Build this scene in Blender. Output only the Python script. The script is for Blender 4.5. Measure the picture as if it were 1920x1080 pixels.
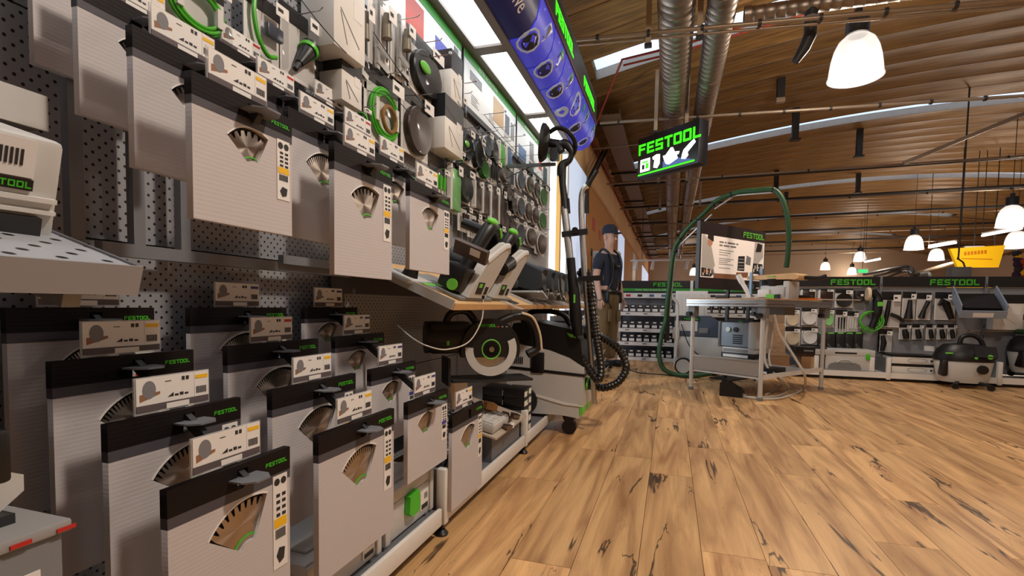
import bpy, bmesh, math, random
from mathutils import Vector, Matrix
for o in list(bpy.data.objects): bpy.data.objects.remove(o)
S = bpy.context.scene; COL = S.collection
R = math.radians; PI = math.pi
random.seed(5)
# ------------------------------------------------------------------ camera, world, exposure
H = 0.80; FPX = 943.2; CY = 619.14
def _basis(yaw, pitch, roll):
    f = Vector((-math.sin(yaw), math.cos(yaw), 0)); r = Vector((math.cos(yaw), math.sin(yaw), 0)); u = Vector((0, 0, 1))
    f2 = f*math.cos(pitch) + u*math.sin(pitch); u2 = u*math.cos(pitch) - f*math.sin(pitch)
    return r*math.cos(roll) + u2*math.sin(roll), u2*math.cos(roll) - r*math.sin(roll), f2
CR, CU, CF = _basis(R(17.451), R(-2.9008), R(0.8982)); CP = Vector((0, 0, H))
cam = bpy.data.cameras.new('camera'); co = bpy.data.objects.new('camera', cam); COL.objects.link(co)
cam.sensor_width = 36; cam.lens = 36*FPX/1920; cam.shift_y = (CY-540)/1920; cam.clip_start = 0.02; cam.clip_end = 200
co.matrix_world = Matrix(((CR.x, CU.x, -CF.x, 0), (CR.y, CU.y, -CF.y, 0), (CR.z, CU.z, -CF.z, H), (0, 0, 0, 1)))
S.camera = co
w = bpy.data.worlds.new('World'); S.world = w; w.use_nodes = True
w.node_tree.nodes['Background'].inputs[0].default_value = (0.75, 0.85, 1, 1)
w.node_tree.nodes['Background'].inputs[1].default_value = 0.6
S.view_settings.view_transform = 'Standard'; S.view_settings.look = 'None'; S.view_settings.gamma = 1
S.view_settings.use_curve_mapping = False; S.view_settings.exposure = 0.36
def ray(x, y): return CR*((x-960)/FPX) - CU*((y-CY)/FPX) + CF
def AX(x, y, X): d = ray(x, y); return CP + d*(X/d.x)
def AY(x, y, Y): d = ray(x, y); return CP + d*(Y/d.y)
def AZ(x, y, Z): d = ray(x, y); return CP + d*((Z-H)/d.z)
# ------------------------------------------------------------------ materials
MATS = {}
def mat(name, col=(.5, .5, .5), rough=.5, metal=0, emit=None, estr=0, alpha=1, trans=0, noise=0, nscale=30, bump=0, coat=0, aniso=0):
    if name in MATS: return MATS[name]
    m = bpy.data.materials.new(name); m.use_nodes = True; nt = m.node_tree; b = nt.nodes['Principled BSDF']
    b.inputs['Base Color'].default_value = (*col, 1); b.inputs['Roughness'].default_value = rough; b.inputs['Metallic'].default_value = metal
    b.inputs['Alpha'].default_value = alpha; b.inputs['Transmission Weight'].default_value = trans; b.inputs['Coat Weight'].default_value = coat
    if emit: b.inputs['Emission Color'].default_value = (*emit, 1); b.inputs['Emission Strength'].default_value = estr
    if noise or bump:
        tc = nt.nodes.new('ShaderNodeTexCoord'); n = nt.nodes.new('ShaderNodeTexNoise'); n.inputs['Scale'].default_value = nscale; n.inputs['Detail'].default_value = 4
        nt.links.new(tc.outputs['Object'], n.inputs['Vector'])
        if noise:
            mr = nt.nodes.new('ShaderNodeMapRange'); mr.inputs['To Min'].default_value = 1-noise; mr.inputs['To Max'].default_value = 1+noise
            vm = nt.nodes.new('ShaderNodeVectorMath'); vm.operation = 'SCALE'; vm.inputs[0].default_value = col
            nt.links.new(n.outputs[0], mr.inputs[0]); nt.links.new(mr.outputs[0], vm.inputs['Scale']); nt.links.new(vm.outputs[0], b.inputs['Base Color'])
        if bump:
            bp = nt.nodes.new('ShaderNodeBump'); bp.inputs['Strength'].default_value = bump; bp.inputs['Distance'].default_value = .002
            nt.links.new(n.outputs[0], bp.inputs['Height']); nt.links.new(bp.outputs[0], b.inputs['Normal'])
    MATS[name] = m; return m
def srgb(r, g, b): return tuple(((c/255+.055)/1.055)**2.4 if c > 10 else c/255/12.92 for c in (r, g, b))
GREEN = mat('brand_green', srgb(70, 190, 40), .45); LIME = mat('lime_glow', srgb(60, 240, 30), .5, emit=srgb(60, 245, 20), estr=.9)
BLACK = mat('black_plastic', (.005, .005, .006), .42, noise=.2, nscale=60); BLACKM = mat('black_rubber', (.006, .006, .0065), .55)
DARK = mat('dark_grey', (.02, .021, .023), .5, noise=.15); ANTH = mat('anthracite', (.007, .0065, .008), .42)
GREY = mat('shelf_grey', srgb(125, 128, 135), .4, .2, noise=.06); LGREY = mat('light_grey_plastic', srgb(198, 198, 196), .45, noise=.05, nscale=12)
MGREY = mat('mid_grey_plastic', srgb(120, 122, 124), .5, noise=.06); WHITE = mat('white_paint', srgb(228, 226, 222), .4, noise=.03, nscale=8)
PAPER = mat('paper', srgb(232, 230, 228), .6); INK = mat('ink', (.02, .02, .022), .6); INKG = mat('ink_grey', (.25, .25, .26), .6)
YEL = mat('sticker_yellow', srgb(240, 190, 30), .5); RED = mat('sticker_red', srgb(190, 40, 35), .5); BLU = mat('sticker_blue', srgb(55, 55, 140), .5)
STEEL = mat('steel', (.55, .54, .52), .28, 1, noise=.08); ALU = mat('aluminium', (.72, .72, .72), .33, 1, noise=.05); CHROME = mat('wire_chrome', (.6, .6, .6), .2, 1)
GALV = mat('galvanised', (.30, .25, .21), .42, 1, noise=.15, nscale=14)
BROWNP = mat('print_brown', srgb(150, 105, 75), .6); WOODL = mat('birch_ply', srgb(215, 175, 125), .5, noise=.12, nscale=18)
CARD = mat('brown_card', srgb(150, 115, 80), .8, noise=.08); KHAKI = mat('khaki_cloth', srgb(112, 92, 62), .9, noise=.15, bump=.3)
NAVY = mat('navy_cloth', (.012, .015, .03), .85, noise=.2, bump=.3); SKIN = mat('mannequin_skin', srgb(190, 150, 130), .5)
HOSEG = mat('dark_green_hose', srgb(28, 70, 30), .5); HOSEB = mat('black_hose', (.008, .007, .007), .33); LGREEN = mat('light_green', srgb(110, 205, 70), .45)
CLEAR = mat('clear_blister', (.02, .02, .02), .06, alpha=.10); CLEARM = mat('clear_card', (.85, .85, .86), .15, alpha=.35)
TUBEW = mat('milky_hose', srgb(200, 195, 185), .35); ORANGE = mat('orange_plastic', srgb(215, 120, 40), .5)
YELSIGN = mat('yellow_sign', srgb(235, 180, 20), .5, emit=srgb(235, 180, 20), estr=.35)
# ------------------------------------------------------------------ mesh helpers
class MB:
    def __init__(s): s.v = []; s.f = []; s.M = Matrix()
    def add(s, vs, fs):
        n = len(s.v); s.v += [tuple(s.M @ Vector(p)) for p in vs]; s.f += [tuple(i+n for i in f) for f in fs]; return s
    def box(s, c, d, rot=None, ch=0):
        x, y, z = (k/2 for k in d)
        if ch:
            vs = []; fs = []
            h = (x, y, z); bm = bmesh.new(); bmesh.ops.create_cube(bm, size=1)
            for q in bm.verts: q.co = Vector((q.co.x*d[0], q.co.y*d[1], q.co.z*d[2]))
            bmesh.ops.bevel(bm, geom=list(bm.edges), offset=min(ch, min(d)*.45), segments=2, profile=.5, affect='EDGES')
            vs = [q.co.copy() for q in bm.verts]; bm.verts.index_update(); fs = [[q.index for q in f.verts] for f in bm.faces]; bm.free()
        else:
            vs = [Vector(p) for p in ((-x,-y,-z),(x,-y,-z),(x,y,-z),(-x,y,-z),(-x,-y,z),(x,-y,z),(x,y,z),(-x,y,z))]
            fs = [(0,3,2,1),(4,5,6,7),(0,1,5,4),(1,2,6,5),(2,3,7,6),(3,0,4,7)]
        if rot is not None: vs = [rot @ p for p in vs]
        return s.add([p+Vector(c) for p in vs], fs)
    def bb(s, x0, x1, y0, y1, z0, z1, ch=0): return s.box(((x0+x1)/2,(y0+y1)/2,(z0+z1)/2), (abs(x1-x0),abs(y1-y0),abs(z1-z0)), None, ch)
    def bar(s, a, b, w, h=None, up=(0,0,1)):      # square bar from a to b
        a = Vector(a); b = Vector(b); d = (b-a); L = d.length; d.normalize(); u = Vector(up)
        if abs(d.dot(u)) > .98: u = Vector((1,0,0))
        x = d.cross(u).normalized(); z = x.cross(d); M = Matrix((x, d, z)).transposed()
        return s.box((a+b)/2, (w, L, h or w), M)
    def cyl(s, a, b, r, r2=None, n=16, caps=True):
        a = Vector(a); b = Vector(b); r2 = r if r2 is None else r2; d = (b-a).normalized()
        u = Vector((0,0,1)) if abs(d.z) < .9 else Vector((1,0,0)); x = d.cross(u).normalized(); y = d.cross(x)
        vs = [a+(x*math.cos(t)+y*math.sin(t))*r for t in (2*PI*i/n for i in range(n))] + [b+(x*math.cos(t)+y*math.sin(t))*r2 for t in (2*PI*i/n for i in range(n))]
        fs = [(i, i+n, (i+1) % n+n, (i+1) % n) for i in range(n)]
        if caps: fs += [tuple(range(n)), tuple(range(2*n-1, n-1, -1))]
        return s.add(vs, fs)
    def tube(s, pts, r, n=8, closed=False, rib=0):
        P = [Vector(p) for p in pts]; m = len(P); rs = r if isinstance(r, (list, tuple)) else [r]*m
        vs = []; fs = []; prev = None
        for i in range(m):
            a = P[i-1] if (i or closed) else P[0]; b = P[(i+1) % m] if (i < m-1 or closed) else P[-1]
            d = (b-a).normalized()
            if prev is None:
                u = Vector((0,0,1)) if abs(d.z) < .9 else Vector((1,0,0)); x = d.cross(u).normalized()
            else: x = (prev-d*prev.dot(d)).normalized()
            prev = x; y = d.cross(x); q = rs[i]*(1+(rib if i % 2 else -rib))
            vs += [P[i]+(x*math.cos(t)+y*math.sin(t))*q for t in (2*PI*k/n for k in range(n))]
        for i in range(m if closed else m-1):
            for k in range(n):
                j = (i+1) % m; fs.append((i*n+k, i*n+(k+1) % n, j*n+(k+1) % n, j*n+k))
        if not closed: fs += [tuple(range(n-1, -1, -1)), tuple(range((m-1)*n, m*n))]
        return s.add(vs, fs)
    def lathe(s, prof, c=(0,0,0), n=24, axis='z', sx=1):
        vs = []; fs = []; c = Vector(c); m = len(prof)
        for i in range(n):
            t = 2*PI*i/n
            for (r, h) in prof:
                a, b = r*math.cos(t)*sx, r*math.sin(t)
                vs.append(c+Vector({'z': (a, b, h), 'y': (a, h, b), 'x': (h, a, b)}[axis]))
        for i in range(n):
            for k in range(m-1):
                j = (i+1) % n; q = (i*m+k, j*m+k, j*m+k+1, i*m+k+1); fs.append(q if axis != 'y' else q[::-1])
        return s.add(vs, fs)
    def disc(s, c, r, t=.001, n=20, axis='y', sx=1): # flat disc facing -y
        return s.lathe([(0, -t), (r, -t), (r, 0), (0, 0)], c, n, axis, sx)
    def prism(s, poly, y0, y1, plane='xz', off=(0,0,0)):
        n = len(poly); o = Vector(off)
        m = {'xz': lambda p, t: Vector((p[0], t, p[1])), 'yz': lambda p, t: Vector((t, p[0], p[1])), 'xy': lambda p, t: Vector((p[0], p[1], t))}[plane]
        vs = [m(p, y0)+o for p in poly]+[m(p, y1)+o for p in poly]
        fs = [tuple(range(n)), tuple(range(2*n-1, n-1, -1))]+[(i, i+n, (i+1) % n+n, (i+1) % n) for i in range(n)]
        return s.add(vs, fs)
    def ell(s, c, r, n=16, m=10):
        prof = [(max(math.sin(PI*k/m), 1e-4), -math.cos(PI*k/m)) for k in range(m+1)]
        vs = []; fs = []; c = Vector(c)
        for i in range(n):
            t = 2*PI*i/n
            vs += [c+Vector((a*math.cos(t)*r[0], a*math.sin(t)*r[1], h*r[2])) for a, h in prof]
        k1 = m+1
        for i in range(n):
            for k in range(m): j = (i+1) % n; fs.append((i*k1+k, j*k1+k, j*k1+k+1, i*k1+k+1))
        return s.add(vs, fs)
    def mesh(s, name, m, smooth=True, fixn=True):
        me = bpy.data.meshes.new(name); me.from_pydata(s.v, [], s.f); me.validate()
        if fixn:
            bm = bmesh.new(); bm.from_mesh(me); bmesh.ops.recalc_face_normals(bm, faces=bm.faces); bm.to_mesh(me); bm.free()
        if m: me.materials.append(m)
        if smooth:
            me.polygons.foreach_set('use_smooth', [True]*len(me.polygons)); me.set_sharp_from_angle(angle=R(38))
        return me
    def build(s, name, m, parent=None, loc=(0,0,0), smooth=True): return obj(name, s.mesh(name, m, smooth), parent, loc)
def obj(name, me, parent=None, loc=(0,0,0), rot=None):
    o = bpy.data.objects.new(name, me); COL.objects.link(o); o.location = loc
    if rot: o.rotation_euler = rot
    if parent: o.parent = parent
    return o
def tag(o, label, cat, group=None):
    o['label'] = label; o['category'] = cat
    if group: o['group'] = group
    return o
def thing(name, label, cat, loc=(0,0,0), rz=0, group=None, rot=None):
    o = bpy.data.objects.new(name, None); COL.objects.link(o); o.location = loc; o.rotation_euler = rot or (0, 0, rz); o.empty_display_size = .1
    return tag(o, label, cat, group)
def struct(o): o['kind'] = 'structure'; return o
def dup(o, parent=None, **kw):
    c = o.copy(); COL.objects.link(c); c.parent = parent
    for ch in list(o.children): dup(ch, c)
    for k, v in kw.items():
        if k == 'loc': c.location = v
        elif k == 'rot': c.rotation_euler = v
        else: c[k] = v
    return c
ORD = ['first', 'second', 'third', 'fourth', 'fifth', 'sixth', 'seventh', 'eighth', 'ninth', 'tenth', 'eleventh', 'twelfth']
LW = PI/2       # rotation of things on the left wall: local -Y faces the aisle, local X runs along the wall
# ---- lettering
def bars(L):
    t = .2
    return {'F': ((0,0,t,1),(0,.8,.85,1),(0,.42,.75,.6)), 'E': ((0,0,t,1),(0,.8,.85,1),(0,.41,.75,.59),(0,0,.85,t)),
     'S': ((0,.8,.85,1),(0,.41,t,1),(0,.41,.85,.59),(.65,0,.85,.59),(0,0,.85,t)), 'T': ((0,.8,.9,1),(.35,0,.55,1)),
     'O': ((0,.05,t,.95),(.68,.05,.88,.95),(.05,.8,.83,1),(.05,0,.83,t)), 'L': ((0,0,t,1),(0,0,.8,t))}[L]
_bw = {}
def wordmark(h, t=.001, slant=0):
    """block letter word, local x to the right, facing -y, centred"""
    k = (h, t)
    if k not in _bw:
        b = MB(); x = 0; W = 7*1.04-.14
        for ch in 'FESTOOL':
            for (x0, z0, x1, z1) in bars(ch): b.bb((x+x0-W/2)*h, (x+x1-W/2)*h, -t, 0, (z0-.5)*h, (z1-.5)*h)
            x += 1.04
        _bw[k] = b
    return _bw[k]
_wm = {}
def logo(h, parent, loc, m=GREEN, t=.001, rot=None, name='logo_lettering'):
    k = (h, t, m.name)
    if k not in _wm: _wm[k] = wordmark(h, t).mesh('wordmark', m, False)
    return obj(name, _wm[k], parent, loc, rot)
_tx = {}
def text(s, h, m, parent, loc, rot=(PI/2, 0, 0), name='lettering', ext=.0005, align='CENTER'):
    k = (s, h, m.name)
    if k not in _tx:
        c = bpy.data.curves.new('txt', 'FONT'); c.body = s; c.size = h*1.38; c.align_x = align; c.align_y = 'CENTER'; c.extrude = ext; c.resolution_u = 2
        o = bpy.data.objects.new('txt', c); COL.objects.link(o); bpy.context.view_layer.update()
        me = bpy.data.meshes.new_from_object(o.evaluated_get(bpy.context.evaluated_depsgraph_get())); bpy.data.objects.remove(o)
        me.materials.clear(); me.materials.append(m); _tx[k] = me
    return obj(name, _tx[k], parent, loc, rot)
def curve2d(loops, t, name, m):
    """flat shape with holes, in local xz, from y=0 to y=t"""
    c = bpy.data.curves.new('c', 'CURVE'); c.dimensions = '2D'; c.fill_mode = 'BOTH'; c.extrude = t/2
    for L in loops:
        sp = c.splines.new('POLY'); sp.points.add(len(L)-1); sp.use_cyclic_u = True
        for p, q in zip(sp.points, L): p.co = (q[0], q[1], 0, 1)
    o = bpy.data.objects.new('c', c); COL.objects.link(o); bpy.context.view_layer.update()
    me = bpy.data.meshes.new_from_object(o.evaluated_get(bpy.context.evaluated_depsgraph_get())); bpy.data.objects.remove(o); bpy.data.curves.remove(c)
    me.transform(Matrix(((1,0,0,0),(0,0,-1,t/2),(0,1,0,0),(0,0,0,1)))); me.name = name; me.materials.clear(); me.materials.append(m); return me
def smoothpath(P, n=8, closed=False):
    P = [Vector(p) for p in P]; out = []; m = len(P)
    for i in range(m if closed else m-1):
        a = P[i-1] if (i or closed) else P[0]*2-P[1]; b = P[i]; c = P[(i+1) % m]; d = P[(i+2) % m] if (i < m-2 or closed) else P[-1]*2-P[-2]
        for k in range(n):
            t = k/n; out.append(.5*((2*b)+(c-a)*t+(2*a-5*b+4*c-d)*t*t+(3*b-a-3*c+d)*t**3))
    if not closed: out.append(P[-1])
    return out
# ================================================================== SETTING
def nodes(m): return m.node_tree.nodes, m.node_tree.links, m.node_tree.nodes['Principled BSDF']
def wood_floor():
    m = mat('oak_laminate', srgb(176, 122, 74), .42); N, L, b = nodes(m)
    tc = N.new('ShaderNodeTexCoord'); oi = N.new('ShaderNodeObjectInfo')
    off = N.new('ShaderNodeVectorMath'); off.operation = 'MULTIPLY_ADD'; off.inputs[1].default_value = (1, 1, 1)
    cx = N.new('ShaderNodeCombineXYZ'); mm = N.new('ShaderNodeMath'); mm.operation = 'MULTIPLY'; mm.inputs[1].default_value = 37
    L.new(oi.outputs['Random'], mm.inputs[0]); L.new(mm.outputs[0], cx.inputs[0]); L.new(mm.outputs[0], cx.inputs[1])
    L.new(tc.outputs['Object'], off.inputs[0]); L.new(cx.outputs[0], off.inputs[2])
    mp = N.new('ShaderNodeMapping'); mp.inputs['Scale'].default_value = (9, .9, 1); L.new(off.outputs[0], mp.inputs[0])
    n1 = N.new('ShaderNodeTexNoise'); n1.inputs['Scale'].default_value = 1.5; n1.inputs['Detail'].default_value = 6; n1.inputs['Distortion'].default_value = .8; L.new(mp.outputs[0], n1.inputs[0])
    r1 = N.new('ShaderNodeValToRGB'); r1.color_ramp.elements[0].position = .3; r1.color_ramp.elements[0].color = (*srgb(170, 122, 78), 1)
    r1.color_ramp.elements[1].position = .62; r1.color_ramp.elements[1].color = (*srgb(236, 188, 130), 1); L.new(n1.outputs[0], r1.inputs[0])
    # fine grain
    mp2 = N.new('ShaderNodeMapping'); mp2.inputs['Scale'].default_value = (90, 3, 1); L.new(off.outputs[0], mp2.inputs[0])
    n2 = N.new('ShaderNodeTexNoise'); n2.inputs['Scale'].default_value = 1.2; n2.inputs['Detail'].default_value = 3; L.new(mp2.outputs[0], n2.inputs[0])
    r2 = N.new('ShaderNodeMapRange'); r2.inputs['To Min'].default_value = .82; r2.inputs['To Max'].default_value = 1.15; L.new(n2.outputs[0], r2.inputs[0])
    v = N.new('ShaderNodeVectorMath'); v.operation = 'SCALE'; L.new(r1.outputs[0], v.inputs[0]); L.new(r2.outputs[0], v.inputs['Scale'])
    # dark cracks and knots: thin iso-line of a stretched noise, masked
    mp3 = N.new('ShaderNodeMapping'); mp3.inputs['Scale'].default_value = (4.2, .55, 1); L.new(off.outputs[0], mp3.inputs[0])
    n3 = N.new('ShaderNodeTexNoise'); n3.inputs['Scale'].default_value = 1.3; n3.inputs['Detail'].default_value = 5; n3.inputs['Roughness'].default_value = .5; n3.inputs['Distortion'].default_value = .6; L.new(mp3.outputs[0], n3.inputs[0])
    sb = N.new('ShaderNodeMath'); sb.operation = 'SUBTRACT'; sb.inputs[1].default_value = .5; L.new(n3.outputs[0], sb.inputs[0])
    ab = N.new('ShaderNodeMath'); ab.operation = 'ABSOLUTE'; L.new(sb.outputs[0], ab.inputs[0])
    mp4 = N.new('ShaderNodeMapping'); mp4.inputs['Scale'].default_value = (4, 1.3, 1); mp4.inputs['Location'].default_value = (3, 8, 0); L.new(off.outputs[0], mp4.inputs[0])
    n4 = N.new('ShaderNodeTexNoise'); n4.inputs['Scale'].default_value = 1.0; n4.inputs['Detail'].default_value = 2; L.new(mp4.outputs[0], n4.inputs[0])
    wr = N.new('ShaderNodeMapRange'); wr.inputs['From Min'].default_value = .54; wr.inputs['From Max'].default_value = .72; wr.inputs['To Min'].default_value = .0004; wr.inputs['To Max'].default_value = .028; L.new(n4.outputs[0], wr.inputs[0])
    dv = N.new('ShaderNodeMath'); dv.operation = 'DIVIDE'; L.new(ab.outputs[0], dv.inputs[0]); L.new(wr.outputs[0], dv.inputs[1])
    ck = N.new('ShaderNodeMapRange'); ck.inputs['From Min'].default_value = .45; ck.inputs['From Max'].default_value = 1.5; ck.inputs['To Min'].default_value = .16; ck.inputs['To Max'].default_value = 1; L.new(dv.outputs[0], ck.inputs[0])
    v2 = N.new('ShaderNodeVectorMath'); v2.operation = 'SCALE'; L.new(v.outputs[0], v2.inputs[0]); L.new(ck.outputs[0], v2.inputs['Scale'])
    # plank to plank tone
    hs = N.new('ShaderNodeMapRange'); hs.inputs['To Min'].default_value = .8; hs.inputs['To Max'].default_value = 1.12; L.new(oi.outputs['Random'], hs.inputs[0])
    v3 = N.new('ShaderNodeVectorMath'); v3.operation = 'SCALE'; L.new(v2.outputs[0], v3.inputs[0]); L.new(hs.outputs[0], v3.inputs['Scale'])
    L.new(v3.outputs[0], b.inputs['Base Color'])
    bp = N.new('ShaderNodeBump'); bp.inputs['Strength'].default_value = .25; bp.inputs['Distance'].default_value = .002; L.new(n2.outputs[0], bp.inputs['Height']); L.new(bp.outputs[0], b.inputs['Normal'])
    return m
FLOORM = wood_floor()
fl = struct(MB().bb(-1.32, 14, -3, 31, -.06, -.009).build('floor', mat('screed', (.05, .035, .025), .9)))
PWD = .193; PLN = 1.30
pm = MB(); pm.bb(0, PWD-.0018, 0, PLN-.002, -.009, 0); PLANK = pm.mesh('plank', FLOORM, False)
rest = MB(); rl = random.Random(3); npl = 0
rows = []
for i in range(-7, 40):
    x = -.072 + i*PWD + .0
    oy = rl.random()*PLN
    for j in range(-1, 16):
        y = .1 + oy + (j-1)*PLN
        if y > 12 or x > 7.6: 
            continue
        c = Vector((x+PWD/2, y+PLN/2, 0))
        d = c-CP; dep = d.dot(CF)
        u = 960+FPX*d.dot(CR)/max(dep, .05)
        vis = dep > .35 and 250 < u < 2250 and c.x > -1.05 and c.y > .6 and c.y < 8.2
        if vis: rows.append((dep, x, y))
        else: rest.bb(x, x+PWD-.0018, y, y+PLN-.002, -.009, 0)
rows.sort()
for k, (d, x, y) in enumerate(rows):
    if k < 296: obj('plank', PLANK, fl, (x, y, 0))
    else: rest.bb(x, x+PWD-.0018, y, y+PLN-.002, -.009, 0)
rest.bb(7.65, 14, -3, 31, -.009, 0); rest.bb(-1.3, 7.65, 12.4, 31, -.009, -.0005)
o = rest.build('plank_field', FLOORM, fl, smooth=False); o['kind'] = 'stuff'
# ---- left side: pegboard shelving wall
def pegmat(name, col, pitch, ax='Z'):
    m = mat(name, col, .45, .1); N, L, b = nodes(m)
    tc = N.new('ShaderNodeTexCoord'); sx = N.new('ShaderNodeSeparateXYZ'); L.new(tc.outputs['Object'], sx.inputs[0])
    def M(op, a, bb=None, cc=None):
        n = N.new('ShaderNodeMath'); n.operation = op
        for i, q in enumerate((a, bb, cc)):
            if q is None: continue
            if isinstance(q, (int, float)): n.inputs[i].default_value = q
            else: L.new(q, n.inputs[i])
        return n.outputs[0]
    def lattice(ox, oz):
        a = M('SUBTRACT', M('FRACT', M('ADD', M('DIVIDE', sx.outputs['X'], pitch), ox)), .5); c = M('SUBTRACT', M('FRACT', M('ADD', M('DIVIDE', sx.outputs[ax], pitch), oz)), .5)
        return M('SQRT', M('ADD', M('MULTIPLY', a, a), M('MULTIPLY', c, c)))
    d = M('MINIMUM', lattice(100, 100), lattice(100.5, 100.5))
    f = N.new('ShaderNodeMapRange'); L.new(d, f.inputs[0]); f.inputs['From Min'].default_value = .105; f.inputs['From Max'].default_value = .14
    mx = N.new('ShaderNodeMix'); mx.data_type = 'RGBA'; L.new(f.outputs[0], mx.inputs[0]); mx.inputs[6].default_value = (.004, .004, .004, 1); mx.inputs[7].default_value = (*col, 1)
    L.new(mx.outputs[2], b.inputs['Base Color']); return m
PEG = pegmat('pegboard_grey', srgb(150, 152, 158), .025); PEGW = pegmat('pegboard_brown', srgb(165, 150, 135), .025)
PX0 = -1.13
wl = struct(MB().bb(-1.32, -1.3, -3, 5.35, -.02, 3.7).build('wall_left', mat('wall_paint', srgb(205, 195, 180), .8, noise=.03)))
BAYS = [(-1.47, -.47), (-.47, .53), (.53, 1.54), (1.54, 2.56), (2.56, 3.55), (3.55, 4.6)]
prow = [.12, .52, .92, 1.32, 1.72, 2.2]
for bi, (a, c) in enumerate(BAYS[1:]):
    for k in range(5):
        obj('peg_panel', MB().bb(.012, c-a-.012, -.006, .008, .002, prow[k+1]-prow[k]-.002).mesh('peg_panel', PEG, False), wl, (PX0, a, prow[k]), (0, 0, LW))
for (a, c) in BAYS[1:]:
    MB().bb(-.04, 0, -.012, .012, 0, 2.25).build('upright_post', GREY, wl, (PX0+.004, c, .0), smooth=False)
MB().bb(-.03, 0, 0, .05, .0, 2.3).build('upright_post', WHITE, wl, (PX0+.02, 4.6, .0), smooth=False)
# base shelf units with dividers and feet
for (a, c) in BAYS[2:5]:
    c = min(c, 3.3); t = thing('base_shelf', 'low white metal base shelf %s' % {-.47: 'nearest the camera at the left edge', .53: 'under the saw blade packs', 1.54: 'with the sample boxes and wire tray', 2.56: 'running behind the dust extractor'}[a], 'shelf', (0, a, 0))
    L = c-a
    MB().bb(-1.12, -.735, .01, L-.01, .075, .095).build('shelf_top', GREY, t)
    MB().bb(-.735, -.72, .008, L-.008, .045, .105, .004).build('front_lip', WHITE, t)
    for yy in (.02,):
        MB().bb(-1.12, -.75, yy-.008, yy+.008, .095, .23).build('divider', MGREY, t)
        MB().bb(-.75, -.715, yy-.018, yy+.018, .04, .235, .006).build('end_post', WHITE, t)
        MB().lathe([(0, 0), (.022, 0), (.024, .006), (.012, .02), (.007, .02), (.007, .045), (0, .045)], (-.735, yy, 0), 14).build('foot', BLACK, t)
# window, pillar and panel wall beyond the pegboard
win = mat('daylight_pane', (.8, .9, 1), .3, emit=(.78, .9, 1), estr=2.4)
w1 = MB().bb(-1.29, -1.27, 4.62, 5.9, .3, 2.62).build('window_1', win); struct(w1)
MB().bb(-1.3, -1.22, 5.62, 5.68, .3, 2.65).build('window_frame', mat('brass_frame', srgb(190, 140, 60), .4), w1)
MB().bb(-1.3, -1.2, 5.9, 5.98, 0, 2.7).build('window_frame', WHITE, w1)
struct(MB().bb(-1.33, -1.27, 4.6, 31.5, -.02, .6).build('wall_left_lower', MATS['wall_paint']))
wp = MB().bb(-1.31, -1.25, 5.98, 7.55, 0, 2.72).build('glowing_wall_panel', mat('pale_panel_glow', srgb(215, 225, 240), .5, emit=(.62, .75, 1), estr=.45)); struct(wp)  # pale wall panel, no window; daylight falling on it is put in as emission
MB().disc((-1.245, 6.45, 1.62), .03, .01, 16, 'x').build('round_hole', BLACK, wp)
beamw = mat('ochre_wall', srgb(222, 180, 130), .7, noise=.06, nscale=4)
bm_ = MB().bb(-1.34, -1.27, 4.6, 31, 2.72, 3.75).build('wall_left_upper', beamw); struct(bm_)
for k in range(14): MB().bb(-1.271, -1.262, 4.9+k*1.9, 6.78+k*1.9, 2.75, 3.3).build('clad_panel', beamw, bm_)
wo = MB().bb(-1.36, -1.28, 7.55, 31, .0, 2.72).build('wall_left_far', mat('tan_wall', srgb(190, 130, 60), .7, noise=.05)); struct(wo)
for y0, y1, m in ((7.56, 10.4, mat('tan_poster', srgb(196, 130, 45), .6)), (12.6, 14.2, MATS['pale_panel_glow']), (14.3, 17.2, MATS['tan_poster']), (17.4, 19, WHITE), (19.2, 23, MATS['tan_poster']), (23.2, 30, MATS['pale_panel_glow'])):
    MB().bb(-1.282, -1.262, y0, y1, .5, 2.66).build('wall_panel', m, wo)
for y, z, s in ((8.3, 2.05, .2), (9.1, 2.0, .16), (8.2, 1.62, .12)):
    MB().bb(-1.262, -1.258, y, y+s*1.5, z, z+s).build('printed_mark', RED if s > .15 else INK, wo)
struct(MB().bb(-1.4, 14.2, 31, 31.1, -.02, 5).build('wall_far', mat('far_wall', srgb(172, 150, 128), .8, noise=.05, nscale=1)))
struct(MB().bb(14, 14.1, -3, 31.1, -.02, 5).build('wall_right', MATS['far_wall']))
struct(MB().bb(-1.4, 14.1, -3.1, -3, -.02, 5).build('wall_back', MATS['far_wall']))
# ---- curved steel deck roof
def zc(x): return 4.4-.0166*(x-5.75)**2
def deckmat():
    m = mat('roof_deck', srgb(150, 108, 62), .5, .1); N, L, b = nodes(m)
    tc = N.new('ShaderNodeTexCoord'); mp = N.new('ShaderNodeMapping'); mp.inputs['Scale'].default_value = (.5, 9, 3); L.new(tc.outputs['Object'], mp.inputs[0])
    n = N.new('ShaderNodeTexNoise'); n.inputs['Scale'].default_value = 3; n.inputs['Detail'].default_value = 5; L.new(mp.outputs[0], n.inputs[0])
    r = N.new('ShaderNodeValToRGB'); r.color_ramp.elements[0].position = .3; r.color_ramp.elements[0].color = (*srgb(104, 80, 50), 1); r.color_ramp.elements[1].position = .7; r.color_ramp.elements[1].color = (*srgb(160, 124, 74), 1)
    L.new(n.outputs[0], r.inputs[0]); L.new(r.outputs[0], b.inputs['Base Color']); return m
DECK = deckmat(); SKYM = mat('skylight_sheet', (.8, .9, 1), .4, emit=(.58, .76, 1), estr=.95)
ce = struct(MB().bb(-1.5, 14.2, -3, 31.2, 5.05, 5.1).build('ceiling', DECK))
xs = [-1.42+15.5*i/36 for i in range(37)]
SKY = [.75, 6.05, 10.95, 16.4, 21.6, 26.8]; SW = .40
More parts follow.
